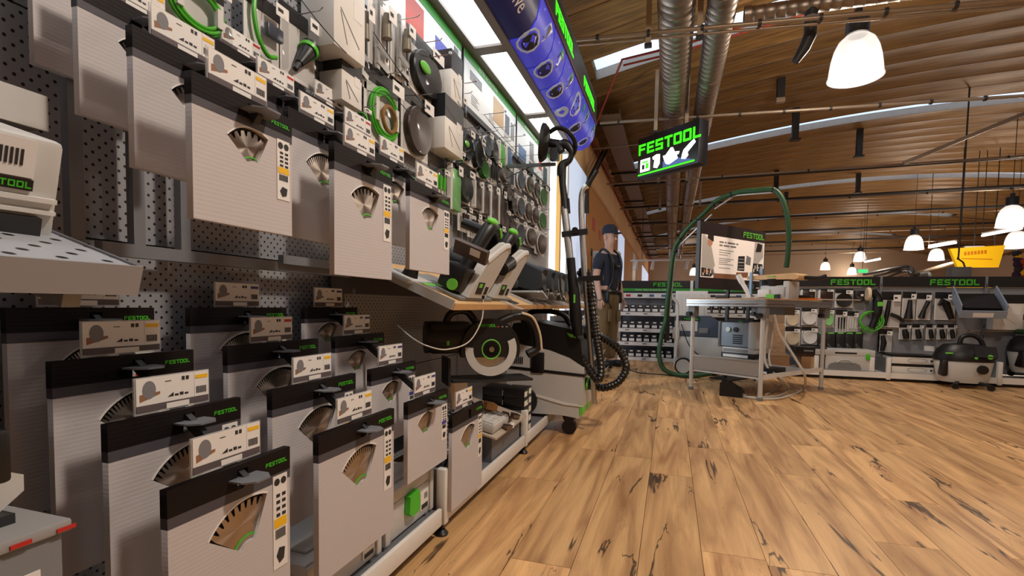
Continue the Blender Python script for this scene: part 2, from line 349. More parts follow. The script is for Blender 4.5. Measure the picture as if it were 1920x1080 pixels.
def deck(pitch, nr=2):
    b = MB(); prof = []
    for k in range(nr):
        y = k*pitch; prof += [(y, .03), (y+pitch*.02, .0)]+[(y+pitch*(.02+.96*q/8), -.0+.05*math.sin(PI*q/8)**.8) for q in range(1, 8)]+[(y+pitch*.98, .0), (y+pitch, .03)]
    n = len(prof); vs = [(x, y, zc(x)+d) for x in xs for (y, d) in prof]
    fs = [(i*n+k, i*n+k+1, (i+1)*n+k+1, (i+1)*n+k) for i in range(36) for k in range(n-1)]
    b.add(vs, fs); return b
PT = .5; DECKME = deck(PT, 1).mesh('roof_sheet', DECK, True); y = -3
while y < 31:
    if not any(y <= q < y+PT for q in SKY): obj('roof_sheet', DECKME, ce, (0, y, 0))
    else:
        def strip(x0, x1, nm, m, dz, ya=0, yb=PT):
            q = [x0+(x1-x0)*i/24 for i in range(25)]; b = MB(); b.add([(x, yy, zc(x)+dz) for x in q for yy in (ya, yb)], [(i*2, i*2+1, i*2+3, i*2+2) for i in range(24)]); return b.build(nm, m, ce, (0, y, 0))
        strip(-1.42, -.98, 'skylight_end', DECK, .03); strip(-.98, 9.5, 'skylight', SKYM, .12); strip(9.5, 14, 'skylight_end', DECK, .03)
        for yy in (.0, PT):
            b = MB(); b.add([(x, y+yy, zc(x)+dz) for x in xs for dz in (0, .14)], [(i*2, i*2+1, i*2+3, i*2+2) for i in range(36)]); b.build('skylight_kerb', GALV, ce)
    y += PT
# ================================================================== SAW BLADE PACKS
def cardmat(name, col):
    m = mat(name, col, .55); N, L, b = nodes(m); tc = N.new('ShaderNodeTexCoord'); wv = N.new('ShaderNodeTexWave'); wv.bands_direction = 'Z'; wv.inputs['Scale'].default_value = 44
    L.new(tc.outputs['Object'], wv.inputs[0]); bp = N.new('ShaderNodeBump'); bp.inputs['Strength'].default_value = .1; bp.inputs['Distance'].default_value = .001
    L.new(wv.outputs[0], bp.inputs['Height']); L.new(bp.outputs[0], b.inputs['Normal']); return m
CBW = cardmat('corrugated_white', srgb(196, 191, 193)); CBB = cardmat('corrugated_black', srgb(20, 13, 14)); MATS['corrugated_black'].node_tree.nodes['Principled BSDF'].inputs['Specular IOR Level'].default_value = .2; CBG = mat('band_grey', srgb(72, 70, 78), .6)
def blademat():
    m = mat('blade_steel', srgb(176, 164, 154), .34, 1); N, L, b = nodes(m); b.inputs['Anisotropic'].default_value = .85
    t = N.new('ShaderNodeTangent'); t.direction_type = 'RADIAL'; t.axis = 'Y'; L.new(t.outputs[0], b.inputs['Tangent']); return m
BLADE = blademat(); HOLE = mat('pack_recess', (.02, .018, .018), .7)
def arc(cx, cz, r, a0, a1, n): return [(cx+r*math.cos(R(a0+(a1-a0)*i/n)), cz+r*math.sin(R(a0+(a1-a0)*i/n))) for i in range(n+1)]
_pk = {}
def pack_meshes(w, h, ca, rr, hx, hz, nt):
    k = (w, h, ca, rr, hx, hz, nt)
    if k in _pk: return _pk[k]
    ha = 38; ri = rr*.27
    hole = arc(hx, hz, rr*1.06, ca-ha, ca+ha, 14)+arc(hx, hz, ri, ca+ha, ca-ha, 6)
    T = .013; dk = .042 if h > .26 else .034; gk = dk+(.017 if h > .26 else .013)
    D = {}
    sb_ = .041 if h > .26 else .033; slot = [(.001, h-sb_), (.023, h-sb_), (.023, h-.008), (.001, h-.008)]; slotb = [(-.003, h-sb_-.001), (.027, h-sb_-.001), (.027, h-.005), (-.003, h-.005)]
    D['board'] = curve2d([[(-w/2, 0), (w/2, 0), (w/2, h), (-w/2, h)], hole, slotb], T, 'board', CBW)
    D['top_band'] = curve2d([[(-w/2-.0006, h-dk), (w/2+.0006, h-dk), (w/2+.0006, h+.0008), (-w/2-.0006, h+.0008)], slot], T+.0016, 'top_band', CBB); D['top_band'].transform(Matrix.Translation((0, -.0008, 0)))
    b = MB(); b.bb(-w/2-.0005, w/2+.0005, -.0006, T+.0006, h-gk, h-dk); D['grey_band'] = b.mesh('grey_band', CBG, False)
    b = MB(); b.prism([(p[0], p[1]) for p in arc(hx, hz, rr*1.1, ca-ha-4, ca+ha+4, 12)+[(hx, hz-.004)]], .0105, .0125); D['recess'] = b.mesh('recess', HOLE, False)
    # toothed blade sector, origin at the hub
    pts = []
    for i in range(nt):
        a0 = ca-ha+2*ha*i/nt; st = 2*ha/nt
        pts += [(rr*.86*math.cos(R(a0)), rr*.86*math.sin(R(a0))), (rr*.99*math.cos(R(a0+st*.15)), rr*.99*math.sin(R(a0+st*.15))), (rr*.985*math.cos(R(a0+st*.6)), rr*.985*math.sin(R(a0+st*.6))), (rr*.86*math.cos(R(a0+st*.8)), rr*.86*math.sin(R(a0+st*.8)))]
    b = MB(); b.prism(pts+[(p[0], p[1]) for p in arc(0, 0, ri, ca+ha, ca-ha, 8)], .006, .0085); D['blade'] = b.mesh('blade', BLADE, False)
    b = MB(); b.prism(arc(0, 0, rr*.38, ca+ha, ca-ha, 8)+arc(0, 0, rr*.35, ca-ha, ca+ha, 8), .0048, .006); D['hub_ring'] = b.mesh('hub_ring', GREEN, False)
    # window rim: pale arc where the window is cut
    b = MB(); b.prism(arc(hx, hz, rr*1.085, ca-ha, ca+ha, 14)+arc(hx, hz, rr*1.05, ca+ha, ca-ha, 14), -.0006, .002); D['window_rim'] = b.mesh('window_rim', PAPER, False)
    sw = min(.036, w*.15); sh = h*.5; b = MB(); b.bb(-sw/2, sw/2, -.001, 0, -sh, 0); D['sticker'] = b.mesh('sticker', PAPER, False)
    b = MB(); 
    for s in (-1, 1): b.disc((s*sw*.23, -.001, -sw*.35), sw*.19, .0006, 14)
    for q in range(4):
        for s in (-.28, .12): b.bb(sw*s, sw*(s+.25), -.0016, -.001, -sh*(.2+.07*q), -sh*(.235+.07*q))
    for q in range(9): b.bb(sw*(-.35+.08*q), sw*(-.35+.08*q+.045), -.0016, -.001, -sh*.58, -sh*.68)
    b.prism([(-sw*.3, -sh*.86), (-sw*.1, -sh*.78), (sw*.3, -sh*.8), (sw*.22, -sh*.92), (-.1*sw, -sh*.95)], -.0016, -.001)
    D['print'] = b.mesh('print', INK, False)
    b = MB(); b.bb(-sw*.44, sw*.44, -.0016, -.001, -sh*.46, -sh*.56); D['stripe'] = b
    _pk[k] = D; return D
_strp = {}
def blade_pack(x, y0, y1, z1, h, label, ca=92, rrf=.36, hxf=.02, hzf=.32, nt=11, stripe=YEL, group=None, tilt=0, sticker=True):
    w = y1-y0; w = round(w, 4); h = round(h, 4)
    D = pack_meshes(w, h, ca, round(w*rrf, 4), round(w*hxf, 4), round(h*hzf, 4), nt)
    t = thing('saw_blade_pack', label, 'saw blade', (x, (y0+y1)/2, z1-h), LW, group)
    if tilt: t.rotation_euler = (0, R(tilt), LW)
    hx, hz = round(w*hxf, 4), round(h*hzf, 4)
    for n in ('board', 'top_band', 'grey_band', 'recess', 'window_rim'): obj(n, D[n], t)
    bl = obj('blade', D['blade'], t, (hx, 0, hz)); obj('hub_ring', D['hub_ring'], bl)
    if sticker:
        st = obj('sticker', D['sticker'], t, (w*.5-.022*w/.25-.004, -.0002, h-.046)); obj('print', D['print'], st)['kind'] = 'stuff'
        k = (w, h, ca, stripe.name)
        if k not in _strp: _strp[k] = D['stripe'].mesh('stripe', stripe, False)
        obj('stripe', _strp[k], st)
    logo(round(w*.03, 4), t, (w*.5-w*.14, -.0008, h-.02))
    return t
# price card: clear holder with printed card
_pc = {}
def price_card(x, y, z, label, stripe=YEL, w=.135, metal_disc=False, group='price cards over the saw blade packs', tilt=0, wood=BROWNP):
    h = w*.42; t = thing('price_card', label, 'price tag', (x, y, z), 0, group); t.rotation_euler = (0, R(tilt), LW)
    k = (w, stripe.name, wood.name)
    if k not in _pc:
        D = []
        def P(n, m, f): b = MB(); f(b); D.append((n, b.mesh(n, m, False)))
        P('holder', CLEARM, lambda b: b.bb(-w*.52, w*.52, .0, .003, -.004, h*1.03))
        P('card', PAPER, lambda b: (b.bb(-w*.5, w*.28, -.001, 0, h*.2, h), b.bb(w*.285, w*.5, -.001, 0, h*.2, h)))
        P('picture_disc', mat('print_grey', (.2, .2, .22), .6), lambda b: b.disc((-w*.34, -.0012, h*.64), h*.27, .0004, 18, sx=.75))
        P('picture_wood', wood, lambda b: b.prism([(-w*.46, h*.3), (-w*.2, h*.48), (-w*.2, h*.56), (-w*.46, h*.52)], -.0014, -.001))
        def pr(b):
            b.bb(-w*.13, -w*.05, -.0016, -.001, h*.82, h*.84); b.bb(w*.1, w*.14, -.0016, -.001, h*.8, h*.92); b.bb(w*.16, w*.2, -.0016, -.001, h*.8, h*.92)
            b.prism([(-w*.1, h*.34), (-w*.02, h*.34), (-w*.02, h*.46)], -.0016, -.001)
            for q in range(3): b.bb(w*(.0+.07*q), w*(.05+.07*q), -.0016, -.001, h*.34, h*.4+h*.03*(q % 2))
            for q in range(8): b.bb(w*(.31+.02*q), w*(.31+.02*q+.011), -.0016, -.001, h*.3, h*.52)
        P('print', INK, pr)
        P('stripe', stripe, lambda b: b.bb(w*.3, w*.485, -.0016, -.001, h*.78, h*.9))
        P('foot_band', mat('foot_band', srgb(92, 82, 86), .6), lambda b: b.bb(-w*.5, w*.5, -.001, 0, 0, h*.19))
        P('number_tab', PAPER, lambda b: b.bb(-w*.12, w*.2, -.0018, -.001, -.001, h*.15))
        _pc[k] = D
    for n, me in _pc[k]:
        q = obj(n, me, t)
        if n == 'print': q['kind'] = 'stuff'
    return t
TX = [-1.05, -.942, -.82, -.70]; LZ = [.781, .696, .605, .517]; UZ = [1.42, 1.325, 1.23, 1.145]
TNAMES = ['rearmost', 'second rearmost', 'second foremost', 'foremost']
def hook_arm(label, y, zs, x0=-1.11, tiers=4):
    t = thing('cascade_hook', label, 'display hook', (0, y, 0), 0, 'stepped display arms carrying the saw blade packs')
    sl = (zs[0]-zs[-1])/(TX[-1]-TX[0]); MB().bar((x0, 0, zs[0]-.024+sl*(TX[0]-x0)), (TX[-1]+.012, 0, zs[-1]-.024-sl*.012), .012, .018).build('arm', DARK, t)
    MB().bb(-1.122, -1.1, -.02, .02, zs[0]-.06, zs[0]+.05).build('back_plate', GREY, t)
    for i in range(tiers):
        b = MB(); b.prism([(-.055, -.03), (.0, -.03), (.018, -.015), (.018, .015), (0, .03), (-.055, .03)], -.0015, .0015, 'xy')
        b.build('tongue', GREY, t, (TX[i]+.028, .0, zs[i]-.022))
    return t
SIDE = {'L1': ('lower', 'left'), 'L2': ('lower', 'middle'), 'L3': ('lower', 'right'), 'U1': ('upper', 'left'), 'U2': ('upper', 'middle'), 'U3': ('upper', 'right')}
def column(key, y0, w, zs, h, ca, rrf, hxf, hzf, nts, stripes):
    lev, sd = SIDE[key]; yc = y0+w/2
    hook_arm('grey stepped arm holding the %s %s column of blade packs' % (lev, sd), yc+.012, zs)
    for i in range(4):
        blade_pack(TX[i], y0, y0+w, zs[i], h, 'white saw blade pack, %s in the %s %s stack' % (TNAMES[i], lev, sd), ca, rrf, hxf, hzf, nts[i], stripes[i], 'saw blade packs hanging in stepped stacks', sticker=True)
        price_card(TX[i]-.012, yc-.005, zs[i]+.006, 'clear price card above the %s blade pack of the %s %s stack' % (TNAMES[i], lev, sd), stripes[i], .135 if w > .24 else .12, tilt=0)
column('L1', .543, .25, LZ, .36, 107, .40, .12, .53, [22, 18, 14, 9], [RED, YEL, YEL, YEL])
column('L2', .878, .303, LZ, .325, 101, .36, .05, .45, [24, 22, 20, 16], [BLU, RED, YEL, YEL])
column('L3', 1.257, .265, LZ, .235, 100, .295, -.05, .447, [24, 22, 22, 20], [BLU, BLU, BLU, BLU])
blade_pack(-.70, 1.562, 1.854, .417, .335, 'white saw blade pack hanging alone, lowest, next to the sample boxes', 102, .36, .05, .48, 18, YEL, 'saw blade packs hanging in stepped stacks')
price_card(-.715, 1.70, .423, 'clear price card on the lowest single blade pack by the sample boxes', YEL, .15)
column('U1', .594, .21, UZ, .22, 102, .33, .07, .45, [12, 12, 9, 6], [YEL, YEL, YEL, YEL])
column('U2', .932, .236, UZ, .285, 103, .40, .07, .415, [20, 18, 16, 8], [RED, RED, YEL, YEL])
column('U3', 1.262, .265, UZ, .25, 96, .32, .0, .42, [20, 18, 18, 14], [RED, RED, YEL, YEL])
# ================================================================== CANOPY, POSTERS
BLUEP = mat('banner_blue', srgb(58, 60, 175), .35, emit=srgb(62, 62, 190), estr=.4); NIGHT = mat('banner_night', srgb(22, 24, 70), .35, emit=srgb(22, 24, 70), estr=.3)
PANEL = mat('light_panel', (1, 1, 1), .4, emit=(.93, .97, 1), estr=3.4); SILV = mat('print_silver', srgb(190, 195, 205), .3, .3, emit=srgb(150, 155, 170), estr=.25)
cn = thing('lit_canopy', 'long lit canopy with white light panels and blue backlit banner above the pegboard', 'canopy', (0, 0, 0))
pro = [(-1.13, 2.2), (-.86, 2.2)]; N_ = 8
arcp = [(-.86, 2.2), (-.80, 2.205), (-.745, 2.235), (-.71, 2.29), (-.695, 2.36), (-.69, 2.42)]
MB().prism([(-1.13, 2.225), (-.87, 2.225)]+[(x-.006, z+.006) for x, z in arcp]+[(-.69, 2.66), (-1.13, 2.66)], -.6, 4.6, 'xz').build('housing', DARK, cn)
FRM = mat('canopy_frame', srgb(120, 112, 105), .45)
pys = [-.55, .55, 1.62, 2.66, 3.66, 4.58]
fr = MB(); fr.bb(-1.13, -1.06, -.6, 4.6, 2.19, 2.226); fr.bb(-.905, -.86, -.6, 4.6, 2.19, 2.226)
for y in pys: fr.bb(-1.06, -.905, y-.04, y+.04, 2.191, 2.226)
fr.build('frame', FRM, cn)
for a, c in zip(pys[:-1], pys[1:]): MB().bb(-1.06, -.905, a+.04, c-.04, 2.205, 2.22).build('light_panel', PANEL, cn)
segs = [(-.6, 1.4, NIGHT), (1.4, 2.6, NIGHT), (2.6, 2.94, BLUEP), (2.94, 3.25, BLUEP), (3.25, 3.58, BLUEP), (3.58, 3.92, BLUEP), (3.92, 4.34, BLUEP), (4.34, 4.6, BLUEP)]
for a, c, m in segs:
    b = MB(); vs = []; 
    for (x, z) in arcp: vs += [(x, a+.008, z), (x, c-.008, z)]
    for (x, z) in arcp: vs += [(x-.005, a+.008, z+.005), (x-.005, c-.008, z+.005)]
    n = len(arcp); fs = [(2*i, 2*i+1, 2*i+3, 2*i+2) for i in range(n-1)]+[(2*n+2*i, 2*n+2*i+2, 2*n+2*i+3, 2*n+2*i+1) for i in range(n-1)]
    b.add(vs, fs); b.build('banner_sheet', m, cn)
def onarc(t, y, off=.004):     # point on the curved banner, t 0..1 from the bottom
    k = t*(len(arcp)-1); i = min(int(k), len(arcp)-2); f = k-i; x = arcp[i][0]*(1-f)+arcp[i+1][0]*f; z = arcp[i][1]*(1-f)+arcp[i+1][1]*f
    dx, dz = arcp[i+1][0]-arcp[i][0], arcp[i+1][1]-arcp[i][1]; L = math.hypot(dx, dz); return Vector((x+off*dz/L, y, z-off*dx/L))
def decal(pts, m, nm='tool_picture'):   # pts in (y, t)
    b = MB(); P = [onarc(t, y) for y, t in pts]; c = sum(P, Vector())/len(P); n = len(P)
    Q = [onarc(t, y, .0005) for y, t in pts]
    b.add([c]+P+Q, [(0, 1+i, 1+(i+1) % n) for i in range(n)]+[(1+i, 1+n+i, 1+n+(i+1) % n, 1+(i+1) % n) for i in range(n)]); return b.build(nm, m, cn, smooth=False)
PBK = mat('print_black', (.015, .015, .02), .4)
def cpts(y, t, ry, rt, n=12, a=0): return [(y+ry*math.cos(2*PI*i/n+a), t+rt*math.sin(2*PI*i/n+a)) for i in range(n)]
def banner_tool(y, k, s=1):
    decal(cpts(y-.05*s, .3, .085*s, .22*s), SILV); decal(cpts(y-.045*s, .31, .06*s, .15*s), (PBK, NIGHT)[k % 2])
    if k != 3: decal([(y-.05*s, .42), (y+.0, .34), (y+.05*s, .55), (y+.13*s, .8), (y+.09*s, .9), (y+.02*s, .7)], PBK if k % 2 else SILV); decal([(y+.02*s, .55), (y+.05*s, .57), (y+.11*s, .82), (y+.085*s, .84)], SILV if k % 2 else PBK)
    if k != 0: decal([(y+.06*s, .78), (y+.1*s, .74), (y+.13*s, .88), (y+.08*s, .92)], GREEN)
banner_tool(2.74, 0, 1.1); banner_tool(3.07, 1); banner_tool(3.39, 2); decal(cpts(3.78, .6, .1, .26), SILV); decal(cpts(3.67, .2, .08, .17), SILV); decal(cpts(4.0, .78, .02, .1), GREEN)
for q in range(7): decal(cpts(3.78+.05*math.cos(q), .6+.13*math.sin(q), .008, .02, 6), PBK, 'dust_hole')
banner_tool(4.1, 4, .9); banner_tool(4.45, 5, .75)
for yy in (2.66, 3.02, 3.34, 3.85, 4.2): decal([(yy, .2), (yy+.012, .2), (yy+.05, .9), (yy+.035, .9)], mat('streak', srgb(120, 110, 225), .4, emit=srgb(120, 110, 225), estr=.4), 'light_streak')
for k, (s_, y, t_) in enumerate((('usive', 2.33, .45), ('E', 2.5, .82))):
    p = onarc(t_, y, .005); text(s_, .075, PAPER, cn, p, (R(90+48), 0, LW), 'banner_lettering')
# upper dark fascia with green lettering
MB().bb(-.694, -.684, -.6, 4.6, 2.425, 2.62).build('fascia', ANTH, cn)
MB().bb(-.698, -.68, -.6, 4.6, 2.418, 2.428).build('fascia_trim', mat('copper_trim', srgb(140, 100, 80), .4, .6), cn)
for y in (1.05, 2.1, 3.2, 4.19): logo(.078, cn, (-.684, y, 2.52), LIME, .003, (0, 0, LW))
POST = mat('poster_white', srgb(222, 228, 230), .5); PG = mat('poster_green', srgb(50, 150, 50), .5); PIX = [mat('photo_blue', srgb(70, 110, 160), .5), mat('photo_grey', srgb(110, 115, 120), .5), mat('photo_tan', srgb(185, 150, 105), .5), mat('photo_red', srgb(185, 70, 60), .5), mat('photo_slate', srgb(60, 75, 90), .5), mat('photo_indigo', srgb(50, 60, 180), .5)]
def poster(a, c, label, title, pics):
    L = c-a; t = thing('product_poster', label, 'poster', (PX0+.02, (a+c)/2, 1.88), LW, 'white posters under the canopy')
    MB().bb(-L/2+.012, L/2-.012, -.004, 0, .0, .31).build('sheet', POST, t); MB().bb(-L/2+.012, L/2-.012, -.006, -.004, .262, .31).build('title_band', PG, t)
    if title: text(title, .022, PAPER, t, (-L*.1, -.0065, .286))
    else:
        for k in range(9): MB().bb(-L*.3+.04*k, -L*.3+.04*k+.03, -.0066, -.006, .279, .293).build('title_mark', PAPER, t)
    MB().bb(-L/2, L/2, -.02, .0, -.03, .0).build('rail', DARK, t)
    for (x, z, w_, h_, m) in pics: MB().bb(x-w_/2, x+w_/2, -.0055, -.004, z-h_/2, z+h_/2).build('picture', PIX[m], t)
    for k in range(3):
        x = -L*.32+k*L*.3
        b = MB()
        for q in range(5): b.bb(x-.06, x+.06-.02*(q % 3), -.005, -.004, .05+.012*q, .054+.012*q)
        o = b.build('small_print', INKG, t); o['kind'] = 'stuff'
poster(.55, 1.53, 'white poster with green title band, nearest the camera under the canopy', '', [(-.3, .16, .2, .12, 2), (.2, .17, .22, .1, 0)])
poster(1.55, 2.55, 'white poster with orange and blue pictures under the canopy', 'Das Sortiment', [(-.02, .16, .16, .16, 3), (.28, .13, .2, .13, 5), (-.36, .14, .16, .14, 1), (.42, .2, .05, .1, 1)])
poster(2.57, 3.54, 'white poster with grey photos about a three in one machine', 'ROTEX das 3-in-1-Prinzip', [(-.3, .2, .18, .05, 1), (.1, .16, .2, .15, 2), (.28, .15, .09, .12, 4), (.4, .14, .08, .11, 1)])
poster(3.56, 4.58, 'white poster with blue, grey and red photos beside the window', '', [(-.36, .06, .2, .1, 0), (-.1, .15, .12, .14, 1), (.18, .15, .1, .14, 3), (.36, .08, .14, .14, 4), (-.1, .04, .14, .05, 4)])
# ================================================================== MERCHANDISE ON THE PEGBOARD
XP = -1.075
def frame(box, X=XP):
    x0, y0, x1, y1 = box; xm, ym = (x0+x1)/2, (y0+y1)/2
    a, c = AX(x0, ym, X).y, AX(x1, ym, X).y; tz = AX(xm, y0, X).z; bz = AX(xm, y1, X).z
    return (a+c)/2, c-a, tz, tz-bz
BROWNT = mat('dark_brown_plastic', srgb(52, 34, 26), .35); COILG = mat('cable_green', srgb(80, 190, 40), .4)
def torus(b, c, rx, rz, r, n=28, m=8, ph=0):
    b.tube([(c[0]+rx*math.cos(2*PI*i/n), c[1], c[2]+rz*math.sin(2*PI*i/n)) for i in range(n)], r, m, True)
def hang(kind, box, label, X=XP, card=True, head=ANTH, tag_=True, Y=None, **kw):
    if Y:
        x0, y0, x1, y1 = box; xm, ym = (x0+x1)/2, (y0+y1)/2; w = AY(x1, ym, Y).x-AY(x0, ym, Y).x; y = AY(xm, ym, Y).x; zt = AY(xm, y0, Y).z; h = zt-AY(xm, y1, Y).z
    else: y, w, zt, h = frame(box, X)
    nm = {'box': 'carton'}.get(kind, 'accessory_pack')
    t = thing(nm, label, 'carton' if kind == 'box' else 'accessory pack', (X, y, zt) if not Y else (y, Y, zt), 0 if Y else LW, 'packs hanging on the far pegboard' if Y else 'packs hanging on the pegboard')
    gap = .042 if Y else X-PX0-.008
    if kind == 'box':
        d = kw.get('d', .06); MB().bb(-w/2, w/2, -d, gap-.012, -h, 0, .002).build('body', kw.get('m', WHITE), t)
        if kw.get('top', 0): MB().bb(-w/2-.0005, w/2+.0005, -d-.0006, gap-.0125, -h*kw['top'], .0006).build('dark_top', ANTH, t)
        b = MB(); b.bar((-w*.3, -d-.0008, -h*.55), (w*.3, -d-.0008, -h*.85), .0012, .003); b.bar((-w*.3, -d-.0008, -h*.58), (-w*.1, -d-.0008, -h*.9), .0012, .003); b.build('line_drawing', INKG, t)
        if tag_: MB().bb(w*.12, w*.4, -d-.001, -d, -h*.55, -h*.35).build('sticker', PAPER, t)
        return t
    # wire hook and header card
    b = MB(); b.tube([(0, gap-.004, -.012), (0, -.07, -.012), (0, -.08, -.004)], .0018, 6); b.build('wire_hook', CHROME, t)
    if card:
        MB().bb(-w/2, w/2, .010, .013, -h, -.02).build('back_card', kw.get('bm', PAPER), t)
        if head: MB().bb(-w/2, w/2, .0085, .0105, -h*.24, -.004).build('header_card', head, t)
        MB().bb(-w*.46, w*.46, -.028, .008, -h*.97, -h*.2, .006).build('blister', CLEAR, t)
    if tag_: 
        s = MB().bb(w*.05, w*.42, -.031, -.0295, -h*.28, -h*.1).build('price_sticker', PAPER, t)
        MB().bb(w*.1, w*.25, -.0318, -.031, -h*.21, -h*.16).build('print', INK, s)
    z0 = -h*.6
    if kind == 'coil':
        for k in range(4):
            b = MB(); torus(b, (0, -.004-.005*(k % 2), z0), w*(.42-.035*k), h*(.35-.03*k), .0045); b.build('cable_loop', COILG, t)
        if kw.get('core'): b = MB(); torus(b, (w*.08, -.012, z0-h*.04), w*.2, h*.17, .008); b.build('inner_coil', mat('tan_cable', srgb(150, 110, 50), .5), t)
        for s in (-1, 1): MB().box((s*w*.3, -.012, z0), (w*.09, .012, h*.3)).build('white_strap', PAPER, t)
    elif kind == 'hose':
        b = MB(); b.tube(smoothpath([(-w*.33, -.006, -h*.12), (-w*.36, -.006, -h*.4), (-w*.25, -.006, -h*.7), (0, -.006, -h*.88), (w*.25, -.006, -h*.84)], 6), .006, 8); b.build('hose', COILG, t)
        MB().bb(-w*.05, w*.4, -.016, .0, -h*.6, -h*.4, .004).build('fitting', mat('smoky', srgb(70, 75, 90), .3), t)
    elif kind == 'cone':
        b = MB(); a = Vector((w*.22, -.01, -h*.45)); c = Vector((-w*.22, -.01, -h*.9)); b.cyl(a, a.lerp(c, .75), w*.19, w*.08); b.cyl(a.lerp(c, .75), c, w*.06, w*.05); b.build('nozzle', BLACK, t)
        b = MB(); b.cyl(a.lerp(c, .1), a.lerp(c, .2), w*.2, w*.19); b.build('green_ring', COILG, t)
    elif kind == 'clamp':
        MB().bb(-w*.3, -w*.18, -.012, -.002, -h*.97, -h*.05).build('rail', STEEL, t)
        for k, zz in enumerate((-h*.72, -h*.92)): MB().bar((-w*.3, -.008, zz+h*.05), (w*.25, -.008, zz), .014, .02).build('jaw', STEEL, t)
        b = MB(); b.cyl((w*.2, -.008, -h*.78), (w*.2, -.008, -h*.5), .004); b.build('screw', BLACK, t)
        b = MB(); b.cyl((w*.2, -.008, -h*.48), (w*.2, -.008, -h*.16), w*.13, w*.1); b.build('handle', mat('clamp_handle', srgb(130, 120, 100), .4), t)
    elif kind in ('disc', 'ring', 'oval'):
        m = kw.get('m', BLACK); rx, rz = w*.44, min(h*.37, kw.get('asp', 9)*w)
        b = MB(); b.lathe([(0, -.008), (rx*.35, -.009), (rx*.8, -.018), (rx*.95, -.02), (rx, -.014), (rx, .006), (0, .006)], (0, 0, 0), 24, 'y')
        for i, p in enumerate(b.v): b.v[i] = (p[0], p[1], p[2]*rz/rx+z0)
        b.build('pad', m, t)
        if kind == 'ring':
            b = MB(); torus(b, (0, -.006, z0), rx*1.0, rz*1.0, .006); b.build('rim', kw.get('rim', PAPER), t)
        if kw.get('dot'): b = MB(); b.ell((-w*.12, -.02, z0+h*.06), (w*.16, .008, h*.09)); b.build('insert', kw['dot'], t)
    elif kind == 'strip':
        b = MB(); b.bb(-w*.36, w*.42, -.02, .0, -h*.97, -h*.18, .003); b.build('sanding_strip', kw.get('m', BROWNT), t)
        MB().bb(-w*.48, -w*.36, -.022, .002, -h*.98, -h*.12).build('white_edge', PAPER, t)
    elif kind == 'bits':
        for k in range(3): b = MB(); b.cyl((-w*.25+k*w*.25, -.01, -h*.35), (-w*.25+k*w*.25, -.01, -h*.85), w*.07, w*.05, 10); b.build('piece', kw.get('m', BLACK), t)
    return t
G2 = LGREEN
hang('coil', (300, -60, 425, 62), 'clear pack of coiled green cable above the upper blade packs')
hang('hose', (463, -10, 530, 118), 'blister pack with a bent green hose above the upper blade packs')
hang('cone', (528, 18, 595, 152), 'blister pack with a black nozzle and green ring left of the big carton')
hang('box', (600, -60, 660, 108), 'large pale carton with a line drawing, hanging high on the pegboard', d=.05, X=-1.04)
hang('box', (616, 112, 655, 200), 'small white carton with black top under the large pale carton', d=.05, top=.38)
hang('clamp', (660, -10, 692, 155), 'blister pack with a long steel clamp, right beside the big carton', head=None)
hang('clamp', (694, -5, 734, 142), 'blister pack with a steel clamp, middle one of the three clamps', head=None)
hang('clamp', (736, 30, 770, 152), 'blister pack with a steel clamp, the one beside the black and green pad', head=None)
hang('cone', (650, 196, 686, 240), 'short blister pack with a small black fitting left of the oval green coil')
hang('oval', (766, 72, 826, 185), 'blister pack with a round black pad showing a green insert', dot=G2)
hang('coil', (687, 132, 750, 270), 'blister pack with an oval coil of bright green cable and tan core', core=True)
hang('oval', (756, 172, 806, 294), 'blister pack with a dark brown oval pad right of the oval green coil', m=BROWNT)
hang('box', (828, 105, 850, 196), 'flat white carton with dark top above the black tube handle', d=.05, top=.4)
hang('box', (812, 192, 848, 290), 'white carton with black top right of the brown oval pad', d=.06, top=.42)
hang('bits', (848, 172, 868, 245), 'pack with a long black tubular handle beside the black topped carton')
hang('cone', (848, 280, 864, 318), 'small pack with a black knob under the black topped carton')
hang('oval', (861, 236, 883, 303), 'pack with a black and green pad in the row under the grey rail', dot=G2)
hang('oval', (884, 250, 903, 318), 'pack with a dark bristly black pad in the row under the grey rail')
hang('ring', (902, 243, 918, 296), 'pack with a white ringed blue pad under the grey rail', m=PIX[4])
hang('oval', (917, 255, 931, 305), 'pack with a dark oval pad right of the white ringed pad')
hang('strip', (931, 262, 943, 312), 'narrow pack with a bright green pad under the grey rail', m=COILG)
hang('strip', (944, 272, 956, 318), 'narrow pack with a pale blue pad under the grey rail', m=PIX[0])
hang('disc', (897, 292, 914, 336), 'pack with a small green disc, second row under the rail', m=mat('pad_green', srgb(50, 110, 45), .6))
hang('bits', (916, 296, 934, 345), 'pack with dark rods, second row under the rail')
hang('oval', (936, 306, 954, 342), 'pack with a pale grey pad beside the wall bracket', m=MGREY)
hang('bits', (808, 312, 836, 362), 'pack of green fittings just above the right blade packs', m=COILG)
hang('strip', (838, 300, 860, 398), 'tall white and green printed pouch beside the black wheel', m=mat('pouch_green', srgb(110, 180, 100), .4))
hang('ring', (856, 312, 884, 380), 'pack with a thick black wheel beside the sanding strips', rim=BLACKM)
for k, bx in enumerate(((884, 335, 899, 394), (899, 338, 914, 404), (914, 342, 930, 418), (930, 350, 943, 424))):
    hang('strip', bx, 'clear pack with a dark brown sanding strip, %s of four from the black wheel' % ORD[k])
for k, bx in enumerate(((944, 342, 956, 378), (954, 362, 966, 402), (938, 390, 951, 434), (952, 404, 966, 446))):
    hang('oval', bx, 'small pack with a brown abrasive sheet, %s of four beside the strips' % ORD[k], m=BROWNT)
gd = MATS['pad_green']
